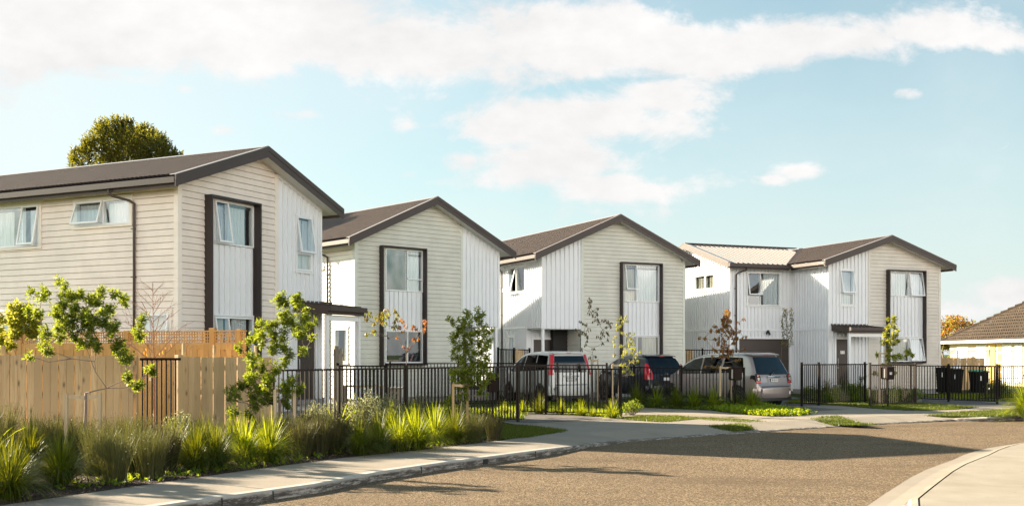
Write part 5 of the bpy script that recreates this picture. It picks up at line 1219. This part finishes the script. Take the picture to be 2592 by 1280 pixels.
lawn('lawn of the right hand lot beside the bins', [(2330,1000),(2334,1004),(2452,1011),(2592,1017),(2700,1018),(2700,1000),(2450,997)], 9000, .06, [M_grass, M_bladeB])
lawn('weeds along the fence of the right hand lot', [(2050,1008),(2060,1015),(2198,1020),(2310,1018),(2305,1006),(2200,1003)], 2200, .28, [M_bright, M_bladeB, M_leaf], leafy=True)
lawn('mossy strip beside the second driveway', [(1727,1056),(1780,1056),(1870,1060),(1961,1068),(1900,1070),(1800,1064)], 2500, .02, [M_grass], base=False)
lawn('grass behind the long black picket fence', [(-6.5,24.2,0),(-4.6,23.4,0),(.3,29.0,0),(.5,33.5,0),(-2.3,34.5,0),(-6,29,0)], 9000, .10, [M_grass, M_bladeB])
lawn('low weeds on the bark mulch of the front bed', [(150,1240),(330,1232),(430,1215),(700,1178),(900,1150),(1100,1130),(1200,1120),(1200,1112),(900,1142),(700,1166),(430,1200),(300,1215),(150,1225)], 260, .035, [M_leaf, M_bright], base=False, leafy=True)
# loose bark chips on the bed
def chips():
    r = random.Random(5); P = [(q.x, q.y) for q in [G(*p) for p in ((-60,1279),(392,1224),(604,1193.5),(845,1161.5),(1077,1137),(1258,1116),(1262,1095),(1077,1110),(845,1130),(604,1150),(392,1180),(-60,1215))]]
    mb = MB(); mats = [Mat('bark_chip_dark', (.035,.022,.018), .9).m, Mat('bark_chip_red', (.11,.055,.035), .85).m, Mat('bark_chip_pale', (.22,.17,.13), .85).m]
    x0, x1 = min(p[0] for p in P), max(p[0] for p in P); y0, y1 = min(p[1] for p in P), max(p[1] for p in P); k = 0
    while k < 9000:
        x, y = r.uniform(x0, x1), r.uniform(y0, y1)
        if not inpoly(x, y, P): continue
        k += 1; d = rv(r); d.z *= .35; d.normalize(); leaf(mb, Vector((x, y, .006+.02*r.random())), d, (Vector((0,0,1))+rv(r)*.5).normalized(), r.uniform(.02,.06), r.uniform(.01,.025), r.choices(mats, (5,2,1))[0], 0)
    tag(mb.build('bark_chips'), 'loose bark chips covering the front planting bed', None, None, 'stuff')
chips()

# ------------------------------------------------------------ letterboxes
M_lbox = Mat('letterbox_steel', (.022,.014,.011), .75, 0, .1).m
def letterbox(label, p, h, rz, num=None, s=1.0):
    root = empty('letterbox', (p.x, p.y, 0), rz); tag(root, label, 'letterbox', 'brown letterboxes on posts')
    mb = MB(); mb.box(-.025,-.025,-.05,.025,.025,h-.36*s, M_black); mb.build('post', root)
    w, dd, b, t = .105*s, .15*s, h-.38*s, h-.06*s; m = M_lbox; mb = MB()
    c = .03*s; pr = [(-w+c,b),(w-c,b),(w,b+c),(w,t),(-w,t),(-w,b+c)]
    vs = [(x,-dd,z) for x, z in pr]+[(x,dd,z) for x, z in pr]; n = 6; mb.add(vs, [tuple(range(n)), tuple(range(2*n-1,n-1,-1))]+[(i,(i+1)%n,n+(i+1)%n,n+i) for i in range(n)], m); bevel(mb.build('body', root), .006)
    mb = MB(); mb.hexa([(-w-.015,-dd-.03,t-.005),(w+.015,-dd-.03,t-.005),(w+.015,dd+.01,t+.03),(-w-.015,dd+.01,t+.03),(-w-.015,-dd-.03,t+.015),(w+.015,-dd-.03,t+.015),(w+.015,dd+.01,t+.075),(-w-.015,dd+.01,t+.075)], m); mb.build('lid', root)
    mb = MB(); mb.tube([(-w-.004,-dd*.3,b+.05),(-w-.004,-dd*.3,t-.05)], .03*s, M_metalgrey, 6); mb.build('newspaper_tube', root)
    if num:
        mb = MB(); mb.box(-.04,-dd-.004,(b+t)/2-.04,.04,-dd-.001,(b+t)/2+.04, M_plate); pl = mb.build('number_plate', root)
        M = Matrix(((1,0,0,0),(0,0,-1,-dd-.006),(0,1,0,(b+t)/2),(0,0,0,1))); text_mesh('number', num, .075, M_ink, pl, M)
    else:
        mb = MB(); mb.tube([(0,-dd-.004,(b+t)/2),(0,-dd+.002,(b+t)/2)], .075*s, m, 20); mb.build('embossed_disc', root)
letterbox('brown letterbox with a white number 72 plate in front of the lighter picket panel', G(2247,1030), 1.42, R(12), '72', 1.25)
letterbox('plain brown letterbox left of the tail of the silver people carrier', G(1861,1034.7), 1.42, R(20), None, 1.25)
letterbox('brown letterbox half hidden by the narrow dense tree', Vector((-.50,27.3,0)), 1.32, R(-5), None, 1.3)

# ------------------------------------------------------------ cars
def car(label, p, heading, L, H, W, kind, paint, glass, wr=.33):
    root = empty('parked_car', (p.x, p.y, 0), heading); tag(root, label, 'car', 'cars parked on the driveways')
    hw = W/2
    if kind == 'suv': st = [(.00,.34,.60,.60,.80),(.03,.30,.72,.72,.86),(.08,.28,.80,.80,.90),(.11,.27,.98,1.0,.91),(.16,.27,1.08,1.12,.925),(.34,.26,1.10,1.50,.96),(.50,.26,1.11,H-.07,.98),(.75,.26,1.10,H-.02,.99),(1.4,.26,1.08,H,1.0),(2.3,.26,1.05,H-.01,1.0),(2.9,.26,1.03,H-.09,1.0),(3.3,.26,1.01,H-.25,1.0),(3.62,.26,1.0,1.28,.99),(3.85,.27,1.0,1.07,.98),(4.2,.28,.95,1.0,.96),(4.5,.30,.85,.90,.92),(4.66,.32,.74,.78,.84),(4.75,.36,.58,.60,.70)]
    elif kind == 'van': st = [(.00,.36,.60,.60,.84),(.03,.30,.75,.75,.90),(.06,.28,.95,.95,.93),(.09,.27,1.08,1.12,.94),(.16,.27,1.16,1.50,.96),(.26,.26,1.16,H-.12,.975),(.45,.26,1.15,H-.035,.985),(1.0,.26,1.13,H,1.0),(1.9,.26,1.10,H,1.0),(2.6,.26,1.07,H-.05,1.0),(3.1,.26,1.04,H-.20,1.0),(3.5,.26,1.02,H-.46,.99),(3.85,.27,1.01,1.13,.98),(4.15,.28,.96,1.0,.95),(4.4,.31,.82,.86,.90),(4.55,.36,.60,.62,.74)]
    else: st = [(.00,.36,.58,.58,.82),(.04,.30,.72,.72,.89),(.09,.28,.95,.95,.92),(.14,.27,1.05,1.08,.93),(.30,.26,1.09,1.42,.95),(.46,.26,1.09,H-.12,.97),(.65,.26,1.08,H-.04,.98),(1.2,.26,1.06,H,1.0),(2.0,.26,1.03,H-.02,1.0),(2.6,.26,1.01,H-.12,1.0),(3.05,.26,1.0,H-.32,.99),(3.4,.27,.99,1.10,.98),(3.7,.28,.94,.99,.95),(3.95,.30,.82,.86,.90),(4.1,.36,.60,.62,.74)]
    sc_ = L/st[-1][0]
    def section(s):
        x, zb, zbelt, zt, w = s; w *= hw; cab = zt-zbelt
        wt = w*(1-.20*min(1, cab/.6)) if cab > .06 else w*.93
        zs = [(0,zb),(w*.80,zb),(w*.97,zb+.06),(w*1.0,zb+.22),(w*1.005,(zb+zbelt)/2+.05),(w*.985,zbelt-.06),(w*.965,zbelt),(wt+(w*.955-wt)*.3,zbelt+cab*.62),(wt*1.0,zbelt+cab*.86),(wt*.90,zbelt+cab*.965),(wt*.6,zt+.0),(0,zt+.012)]
        return zs
    mb = MB(); vs = []; n = 12; full = 2*n-2
    for s in st:
        z_ = section(s); ring = [(s[0]*sc_, y, z) for y, z in z_]+[(s[0]*sc_, -y, z) for y, z in reversed(z_[1:-1])]; vs += ring
    fs = []
    for i in range(len(st)-1):
        for k in range(full): fs.append((i*full+k, i*full+(k+1)%full, (i+1)*full+(k+1)%full, (i+1)*full+k))
    fs.append(tuple(range(full))); fs.append(tuple((len(st)-1)*full+k for k in range(full-1,-1,-1)))
    mb.add(vs, fs, paint); body = mb.build('body', root, True); sub = body.modifiers.new('s', 'SUBSURF'); sub.levels = 1; sub.render_levels = 2
    def interp(x, j):
        x /= sc_
        for a, b in zip(st, st[1:]):
            if a[0] <= x <= b[0]: t = (x-a[0])/(b[0]-a[0]); return a[j]+(b[j]-a[j])*t
        return st[-1][j] if x > 1 else st[0][j]
    def ys(x, z):   # half width of the glasshouse side at height z
        w = interp(x,4)*hw; zb = interp(x,2); zt = interp(x,3); cab = max(zt-zb,.01); wt = w*(1-.20*min(1,cab/.6)); t = max(0,min(1,(z-zb)/cab))
        a, b = w*.965, wt+(w*.955-wt)*.3
        return (a+(b-a)*t/.62) if t < .62 else (b+(wt-b)*(t-.62)/.24)
    def sidepoly(pts, side, m, name, off=.012, parent=root):
        mb = MB(); pts = [(x*sc_, z) for x, z in pts]; c = (sum(q[0] for q in pts)/len(pts), sum(q[1] for q in pts)/len(pts))
        P = [(x, side*(ys(x, z)+off), z) for x, z in pts]+[(c[0], side*(ys(*c)+off), c[1])]; k = len(pts)
        mb.add(P, [(i, (i+1)%k, k) for i in range(k)], m); return mb.build(name, parent)
    zr = H
    if kind == 'suv': wins = [[(.62,1.16),(.75,H-.17),(1.50,H-.14),(1.58,1.14)],[(1.66,1.13),(1.60,H-.14),(2.45,H-.16),(2.50,1.10)],[(2.57,1.10),(2.53,H-.16),(2.95,H-.24),(3.30,H-.42),(3.62,1.14),(3.60,1.08)]]
    elif kind == 'van': wins = [[(.42,1.22),(.52,H-.17),(1.30,H-.14),(1.36,1.19)],[(1.42,1.19),(1.38,H-.14),(2.25,H-.15),(2.40,1.15)],[(2.48,1.15),(2.35,H-.16),(2.8,H-.25),(3.25,H-.47),(3.60,1.18),(3.62,1.10)]]
    else: wins = [[(.72,1.14),(.86,H-.17),(1.30,H-.14),(1.36,1.13)],[(1.42,1.12),(1.38,H-.14),(2.15,H-.17),(2.20,1.09)],[(2.27,1.09),(2.22,H-.17),(2.6,H-.26),(3.0,H-.48),(3.22,1.10),(3.22,1.06)]]
    for side in (1, -1):
        for i, w_ in enumerate(wins): sidepoly(w_, side, (M_carglass if i == 2 else glass), 'side_window')
    # door seams and handles
    mb = MB()
    for side in (1, -1):
        for x in ((1.62, 2.52) if kind != 'small' else (1.40, 2.22)):
            xx = x*sc_; w = interp(xx,4)*hw*1.008
            mb.box(xx-.004, side*w-.012, .40, xx+.004, side*w+.004, 1.04, M_plastic)
    mb.build('door_seam', root)
    for side in (1, -1):
        for x in ((1.78, 2.66) if kind != 'small' else (1.5, 2.35)):
            xx = x*sc_; w = interp(xx,4)*hw*.99; mb = MB(); mb.tube([(xx-.09, side*(w+.01), .93),(xx-.07, side*(w+.035), .935),(xx+.07, side*(w+.035), .935),(xx+.09, side*(w+.01), .93)], .014, paint if kind == 'van' else M_chrome, 6); mb.build('door_handle', root, True)
    # rear face helpers
    def xr(z):
        prev = st[0]
        for s in st:
            if s[3]+.012 >= z: 
                a, b = prev, s
                if b[3] == a[3]: return a[0]*sc_
                return (a[0]+(b[0]-a[0])*(z-a[3])/(b[3]-a[3]))*sc_
            prev = s
        return .5
    def rp(y, z, off=.012): return (xr(z)-off+ (abs(y)/hw)**4*.03, y, z)
    def rearpoly(pts, m, name, off=.014, parent=root):
        mb = MB(); c = (sum(q[0] for q in pts)/len(pts), sum(q[1] for q in pts)/len(pts)); P = [rp(y, z, off) for y, z in pts]+[rp(*c, off)]; k = len(pts)
        mb.add(P, [(i, (i+1)%k, k) for i in range(k)], m); return mb.build(name, parent)
    gw = hw*.80; zb_ = 1.10 if kind == 'suv' else 1.14 if kind == 'van' else 1.08
    zt_ = H-.14 if kind != 'van' else H-.17
    mb = MB(); N = 8; vs = []
    for j in range(N+1):
        t = j/N; z = zb_+(zt_-zb_)*t; w = gw*(1.04-.20*t)
        for i in range(N+1): y = -w+2*w*i/N; vs.append((xr(z)-.022+(abs(y)/hw)**3*.05, y, z))
    mb.add(vs, [(j*(N+1)+i, j*(N+1)+i+1, (j+1)*(N+1)+i+1, (j+1)*(N+1)+i) for j in range(N) for i in range(N)], glass); mb.build('rear_window', root, True)
    # spoiler and high stop lamp
    mb = MB(); xs = xr(H-.10); mb.hexa([(xs-.05,-hw*.72,H-.095),(xs-.05,hw*.72,H-.095),(xs+.35,hw*.74,H-.04),(xs+.35,-hw*.74,H-.04),(xs-.06,-hw*.70,H-.055),(xs-.06,hw*.70,H-.055),(xs+.35,hw*.70,H+.004),(xs+.35,-hw*.70,H+.004)], paint); sp = mb.build('spoiler', root, True); bevel(sp, .015, 3)
    mb = MB(); mb.box(xs-.068,-.10,H-.088,xs-.05,.10,H-.068,M_red); mb.build('stop_lamp', root)
    # bumper
    mb = MB(); bv = []; zz = [(.30,.86),(.34,.92),(.48,.95),(.60,.95),(.665,.92),(.68,.86)]; seg = 10; rows_ = []
    for z, k in zz:
        ro = []
        for i in range(seg+1):
            t = -1+2*i/seg; y = t*hw*1.0*k/.93; ro.append((-.055+.0*z+(abs(t)**4)*.22+(.03 if z in (.30,.68) else 0), y, z))
        bv += ro
    mb.add(bv, [(j*(seg+1)+i, j*(seg+1)+i+1, (j+1)*(seg+1)+i+1, (j+1)*(seg+1)+i) for j in range(len(zz)-1) for i in range(seg)], paint); 
    mb.quad(bv[-seg-1], bv[-1], (.30, hw*.9, .69), (.30, -hw*.9, .69), paint); mb.build('bumper', root, True)
    mb = MB(); mb.box(-.03,-hw*.72,.69,.05,hw*.72,.705,M_plastic); mb.box(.02,-hw*.85,.20,.3,hw*.85,.33,M_plastic); mb.build('bumper_step', root)
    # tail lamps
    for side in (1, -1):
        if kind == 'suv':
            a = rearpoly([(side*hw*.70,.80),(side*hw*.93,.80),(side*hw*.945,1.02),(side*hw*.90,1.13),(side*hw*.80,1.14),(side*hw*.70,1.04)], M_plastic, 'tail_lamp', .030)
            sidepoly([(.10,.80),(.32,.82),(.34,1.0),(.30,1.08),(.14,1.08)], side, M_plastic, 'lamp_side', .022, a)
            for z, m, r_ in ((1.06,M_red,.045),(.95,M_clear,.055)):
                q = rp(side*hw*.83, z, .035); mb = MB(); mb.tube([(q[0],q[1],q[2]),(q[0]-.015,q[1],q[2])], r_, m, 14); mb.tube([(q[0]-.016,q[1],q[2]),(q[0]-.02,q[1],q[2])], r_*.55, M_chrome, 12); mb.build('lamp_bulb', a)
            rearpoly([(side*hw*.71,.81),(side*hw*.92,.81),(side*hw*.93,.88),(side*hw*.71,.88)], M_red, 'red_reflector', .036, a)
            sidepoly([(.10,.81),(.31,.83),(.32,.90),(.10,.90)], side, M_red, 'red_reflector', .026, a)
        elif kind == 'van':
            mb = MB(); vs = []
            for j in range(9):
                t = j/8; z = 1.05+(H-.12-1.05)*t; w = hw*(.955-.145*t); x0_ = xr(z)
                vs += [(x0_-.02, side*(w-.085-.02*t), z), (x0_-.015, side*(w+.0), z), (x0_+.10, side*(w+.028), z)]
            mb.add(vs, [f_ for j in range(8) for f_ in ((3*j,3*j+1,3*j+4,3*j+3),(3*j+1,3*j+2,3*j+5,3*j+4))], M_red); a = mb.build('tail_lamp', root, True)
            rearpoly([(side*hw*.80,1.05),(side*hw*.94,1.05),(side*hw*.94,1.12),(side*hw*.81,1.12)], M_orangel, 'amber_lamp', .028, a)
        else:
            mb = MB(); vs = []
            pr = [(0,.72,.93),(.25,.68,.96),(.5,.70,.95),(.75,.76,.92),(1,.82,.87)]
            for t, a_, b_ in pr:
                z = .86+.58*t; x0_ = xr(z); vs += [(x0_-.02, side*hw*a_, z), (x0_-.012, side*hw*b_, z), (x0_+.22-.16*t, side*(hw*b_+.03), z)]
            mb.add(vs, [f_ for j in range(4) for f_ in ((3*j,3*j+1,3*j+4,3*j+3),(3*j+1,3*j+2,3*j+5,3*j+4))], M_red); a = mb.build('tail_lamp', root, True)
            for z in (1.15, 1.22): q = rp(side*hw*.80, z, .034); mb = MB(); mb.tube([(q[0],q[1],q[2]),(q[0]-.01,q[1],q[2])], .035, M_clear, 12); mb.build('lamp_bulb', a)
    # plate, garnish, wiper, emblem
    zp = .90 if kind == 'suv' else .88
    mb = MB(); x0 = xr(zp)-.02; mb.box(x0-.012,-.19,zp-.065,x0,.19,zp+.065, M_plastic); mb.box(x0-.018,-.175,zp-.055,x0-.012,.175,zp+.055, M_plate); pl = mb.build('number_plate', root)
    if kind in ('suv', 'van'):
        txt = '81818' if kind == 'suv' else 'DTZ268'; M = Matrix(((0,0,-1,x0-.020),(-1,0,0,0),(0,1,0,zp),(0,0,0,1))); text_mesh('plate_number', txt, .115, M_ink, pl, M)
    mb = MB(); mb.tube([rp(-.31,zp+.12,.03), rp(-.29,zp+.125,.045), rp(.29,zp+.125,.045), rp(.31,zp+.12,.03)], .024, M_chrome if kind != 'small' else paint, 8); mb.build('tailgate_garnish', root, True)
    mb = MB()
    c = Vector(rp(0, zp+.19, .025))
    ring = [c+Vector((0,.045*math.cos(t*math.pi/6),.040*math.sin(t*math.pi/6))) for t in range(13)]; mb.tube(ring, .006, M_chrome, 5)
    mb.tube([c+Vector((0,-.03,.02)), c+Vector((0,0,-.012)), c+Vector((0,.03,.02))], .006, M_chrome, 5); mb.build('emblem', root)
    if kind == 'suv':
        for y, t in ((.56,'MPV'), (-.58,'AERO')): q = rp(y, zp+.115, .02); M = Matrix(((0,0,-1,q[0]-.004),(-1,0,0,y),(0,1,0,q[2]),(0,0,0,1))); text_mesh('badge', t, .06, M_chrome, root, M, .004)
        rearpoly([(-.30,.76),(.30,.76),(.34,.99),(-.34,.99)], paint, 'plate_recess', .004)
        for i, (a_, b_) in enumerate((((.30,zb_+.01),(-.0,zb_+.13)),)):
            mb = MB(); p0 = rp(a_[0]-.10, a_[1]-.05, .05); p1 = rp(a_[0]-.20, zb_+.05, .06); p2 = rp(-.22, zb_+.17, .06); mb.tube([p0, p1, p2], [.018,.012,.007], M_plastic, 6); mb.tube([p1, p2], .012, M_plastic, 6); mb.build('rear_wiper', root)
    # head lamps, wheels, mirrors
    for side in (1, -1):
        mb = MB(); xf = L-.30; vs = []
        for x, z, d_ in ((xf-.28,.84,.0),(xf+.05,.80,.0),(xf+.20,.70,-.10),(xf+.17,.60,-.09),(xf-.15,.68,.0)): vs.append((x, side*(interp(min(x,L-.01),4)*hw+.02), z))
        mb.add(vs, [tuple(range(5))], M_clear); mb.build('headlamp', root)
        mb = MB(); xm = (3.35 if kind != 'small' else 3.0)*sc_; mb.hexa([(xm,side*(hw*.98),1.04),(xm+.12,side*(hw*.98),1.04),(xm+.14,side*(hw+.20),1.06),(xm,side*(hw+.22),1.06),(xm,side*(hw*.98),1.14),(xm+.10,side*(hw*.98),1.12),(xm+.10,side*(hw+.18),1.19),(xm,side*(hw+.20),1.20)], paint); o_ = mb.build('wing_mirror', root); bevel(o_, .02, 2)
        for xw in (.86*sc_*(1 if kind != 'small' else .92), L-.88):
            mb = MB(); w = interp(xw,4)*hw
            mb.tube([(xw, side*(w-.25), wr),(xw, side*(w+.008), wr)], wr+.065, M_plastic, 28); mb.build('wheel_arch', root)
            mb = MB(); pr = [(wr*.62,-.20),(wr*.93,-.20),(wr,-.16),(wr,-.03),(wr*.93,.012),(wr*.66,.012),(wr*.62,-.01)]; K = 28; vs = []
            for k in range(K):
                t = 2*math.pi*k/K
                for rr_, yy in pr: vs.append((xw+rr_*math.cos(t), side*(w+.012+yy), wr+rr_*math.sin(t)))
            m_ = len(pr); mb.add(vs, [(k*m_+j, k*m_+(j+1)%m_, ((k+1)%K)*m_+(j+1)%m_, ((k+1)%K)*m_+j) for k in range(K) for j in range(m_)], M_rubber); whl = mb.build('wheel', root, True)
            mb = MB(); yy = side*(w+.010); mb.tube([(xw,yy-side*.06,wr),(xw,yy-side*.05,wr)], wr*.63, M_plastic, 24)
            for k in range(5):
                t = 2*math.pi*k/5+.3; a = Vector((math.cos(t),0,math.sin(t))); c0 = Vector((xw,yy-side*.02,wr)); mb.bar(c0+a*.03, c0+a*wr*.62, .055, .03, M_alloy, up=(0,1,0))
            mb.tube([(xw,yy-side*.03,wr),(xw,yy+side*.002,wr)], .05, M_alloy, 12)
            rim = [(xw+wr*.62*math.cos(2*math.pi*k/24), yy-side*.01, wr+wr*.62*math.sin(2*math.pi*k/24)) for k in range(25)]; mb.tube(rim, .012, M_alloy, 5); mb.build('rim', whl)
    return root
def head(a): return math.radians(90+a)   # car pointing away, turned a degrees to the left
car('white people carrier with tall red tail lamps parked in front of the third house', Vector((2.15,38.1,0)), head(24), 4.55, 1.90, 1.72, 'van', M_cwhite, M_tint, .34)
car('black hatchback with red tail lamps, only its upper half above the fence', Vector((5.75,38.9,0)), head(25), 4.1, 1.78, 1.74, 'small', M_cblack, M_tint, .34)
car('silver people carrier with its tail beyond the fence end, parked before the garage', Vector((9.02,36.15,0)), head(36), 4.95, 1.84, 1.95, 'suv', M_csilver, M_tint, .34)

# ------------------------------------------------------------ bits on the right and behind the fences
def bin_(label, p, rz, lid, h=1.05):
    root = empty('wheelie_bin', (p.x, p.y, 0), rz); tag(root, label, 'bin', 'wheelie bins behind the last fence')
    mb = MB(); mb.hexa([(-.24,-.26,.06),(.24,-.26,.06),(.24,.26,.06),(-.24,.26,.06),(-.30,-.34,h-.06),(.30,-.34,h-.06),(.30,.34,h-.06),(-.30,.34,h-.06)], M_bin); mb.box(-.315,-.355,h-.10,.315,.355,h-.055,M_bin); bevel(mb.build('body', root), .02)
    mb = MB(); mb.hexa([(-.32,-.37,h-.05),(.32,-.37,h-.05),(.32,.37,h-.05),(-.32,.37,h-.05),(-.30,-.35,h-.015),(.30,-.35,h-.015),(.28,.33,h+.03),(-.28,.33,h+.03)], lid); bevel(mb.build('lid', root), .012)
    for s in (-1, 1): mb = MB(); mb.tube([(s*.27,.22,.1),(s*.31,.22,.1)], .10, M_rubber, 14); mb.build('wheel', root)
    mb = MB(); mb.box(-.10,-.345,h-.45,-.04,-.31,h-.25,M_plate); mb.build('sticker', root)
bin_('black wheelie bin with a bright green lid', Vector((21.15,48.0,0)), R(5), M_binlid); bin_('black wheelie bin with a black lid left of the green lidded one', Vector((20.15,48.2,0)), R(-6), M_bin, 1.12)
bin_('black wheelie bin against the house corner, leftmost of the bins', Vector((19.6,48.6,0)), R(10), M_bin, 1.2)
def bag(p, s, label):
    r = random.Random(int(s*100)); mb = MB(); vs = [];
    for j in range(6):
        for i in range(9):
            a = 2*math.pi*i/9; t = j/5; rad = s*math.sin(math.pi*min(.97,t*.75+.22))*r.uniform(.8,1.15); vs.append((math.cos(a)*rad*1.3, math.sin(a)*rad, s*1.0*t))
    mb.add(vs, [(j*9+i, j*9+(i+1)%9, (j+1)*9+(i+1)%9, (j+1)*9+i) for j in range(5) for i in range(9)]+[tuple(range(9)), tuple(45+i for i in range(9))], M_bag); o = mb.build('plastic_bag', None, True); o.location = p; tag(o, label, 'bag', 'white bags on the bins')
bag(Vector((20.2,48.1,1.13)), .17, 'white plastic bag on the black lid of the middle bin'); bag(Vector((19.62,48.5,1.21)), .10, 'small white bag on the leftmost bin')
root = empty('washing_line', (21.3,50.6,0)); tag(root, 'grey T shaped washing line pole behind the bins', 'washing line')
mb = MB(); mb.tube([(0,0,0),(0,0,1.95)], .035, M_metalgrey, 8); mb.build('pole', root); mb = MB(); mb.bar((-.5,0,1.87),(.52,.1,1.84), .05, .05, M_metalgrey); mb.build('crossbar', root)
paling_fence('low new timber fence behind the wheelie bins', (20.5,52.6), (23.3,52.2), 1.62, 1.6, [(.5,.12,1.66,-.05),(2.3,.12,1.66,-.05)], mat=M_pale)
paling_fence('pale timber fence beside the right hand house corner', (19.75,50.4), (20.6,51.5), 1.5, 1.5, [(.1,.12,1.56,-.05)], mat=M_stake)
root = empty('wire_fence', (19.5,54.5,0), R(-2)); tag(root, 'galvanised wire mesh fence with white posts in front of the cottage', 'fence')
mb = MB(); mb.bar((0,0,1.95),(14,0,1.95),.05,.05,M_white); mb.bar((0,0,.55),(14,0,.55),.03,.03,M_white); mb.build('rail', root)
mb = MB()
for i in range(47): mb.bar((i*.3,0,.1),(i*.3,0,1.95),.008,.008,M_metalgrey)
for j in range(14): mb.bar((0,.005,.15+j*.13),(14,.005,.15+j*.13),.008,.008,M_metalgrey)
mb.build('wire_mesh', root)
for x in (2.1,5.0,6.9,9.8,12.5): mb = MB(); mb.tube([(x,-.03,0),(x,-.03,2.2)], .04, M_white, 8); mb.build('post', root)
paling_fence('timber fence piece between the first and second house', (-5.62,33.3), (-5.35,33.5), 1.95, 1.95, [(.1,.13,2.05,-.05)], mat=M_greywood)
paling_fence('new timber post and fence piece left of the white people carrier', (.1,42.6), (.45,43.0), 1.95, 1.95, [(.1,.12,2.0,-.05)], mat=M_pale)
paling_fence('timber fence piece between the third and fourth house', (7.4,47.4), (8.2,48.2), 1.98, 1.98, [(.45,.14,2.05,-.1)], mat=M_pale)
# low timber bench and planter behind the long picket fence
root = empty('timber_bench', (-4.35,31.0,0), R(8)); tag(root, 'low pale timber bench behind the long picket fence beside the canopy post', 'bench')
mb = MB()
for i in range(4): mb.box(-.62,-.25+i*.125,.84,.62,-.14+i*.125,.88,M_stake)
mb.build('seat', root)
for x in (-.52,.52): mb = MB(); mb.box(x-.05,-.22,0,x+.05,.22,.84,M_greywood); mb.build('leg', root)
mb = MB(); mb.box(-.5,-.18,.42,.5,.18,.46,M_stake); mb.build('shelf', root)
root = empty('planter_box', (-3.45,31.0,0), R(8)); tag(root, 'grey timber planter box right of the low bench', 'planter')
mb = MB(); mb.box(-.22,-.22,.02,.22,.22,.78,M_greywood); bevel(mb.build('box', root), .012); mb = MB(); mb.box(-.25,-.25,.781,.25,.25,.82,M_greywood); mb.build('rim', root)
# porch slab and path of the first house
mb = MB(); 
for pts, z in (([(-5.1,29.2),(-3.1,30.9),(-2.0,29.6),(-4.1,27.6)], .14),): poly(mb, [(x, y, z) for x, y in pts], M_conc2); vs = [(x, y, z) for x, y in pts]+[(x, y, -.02) for x, y in pts]; mb.add(vs, [(i,(i+1)%4,4+(i+1)%4,4+i) for i in range(4)], M_conc)
struct(mb.build('porch_slab'))
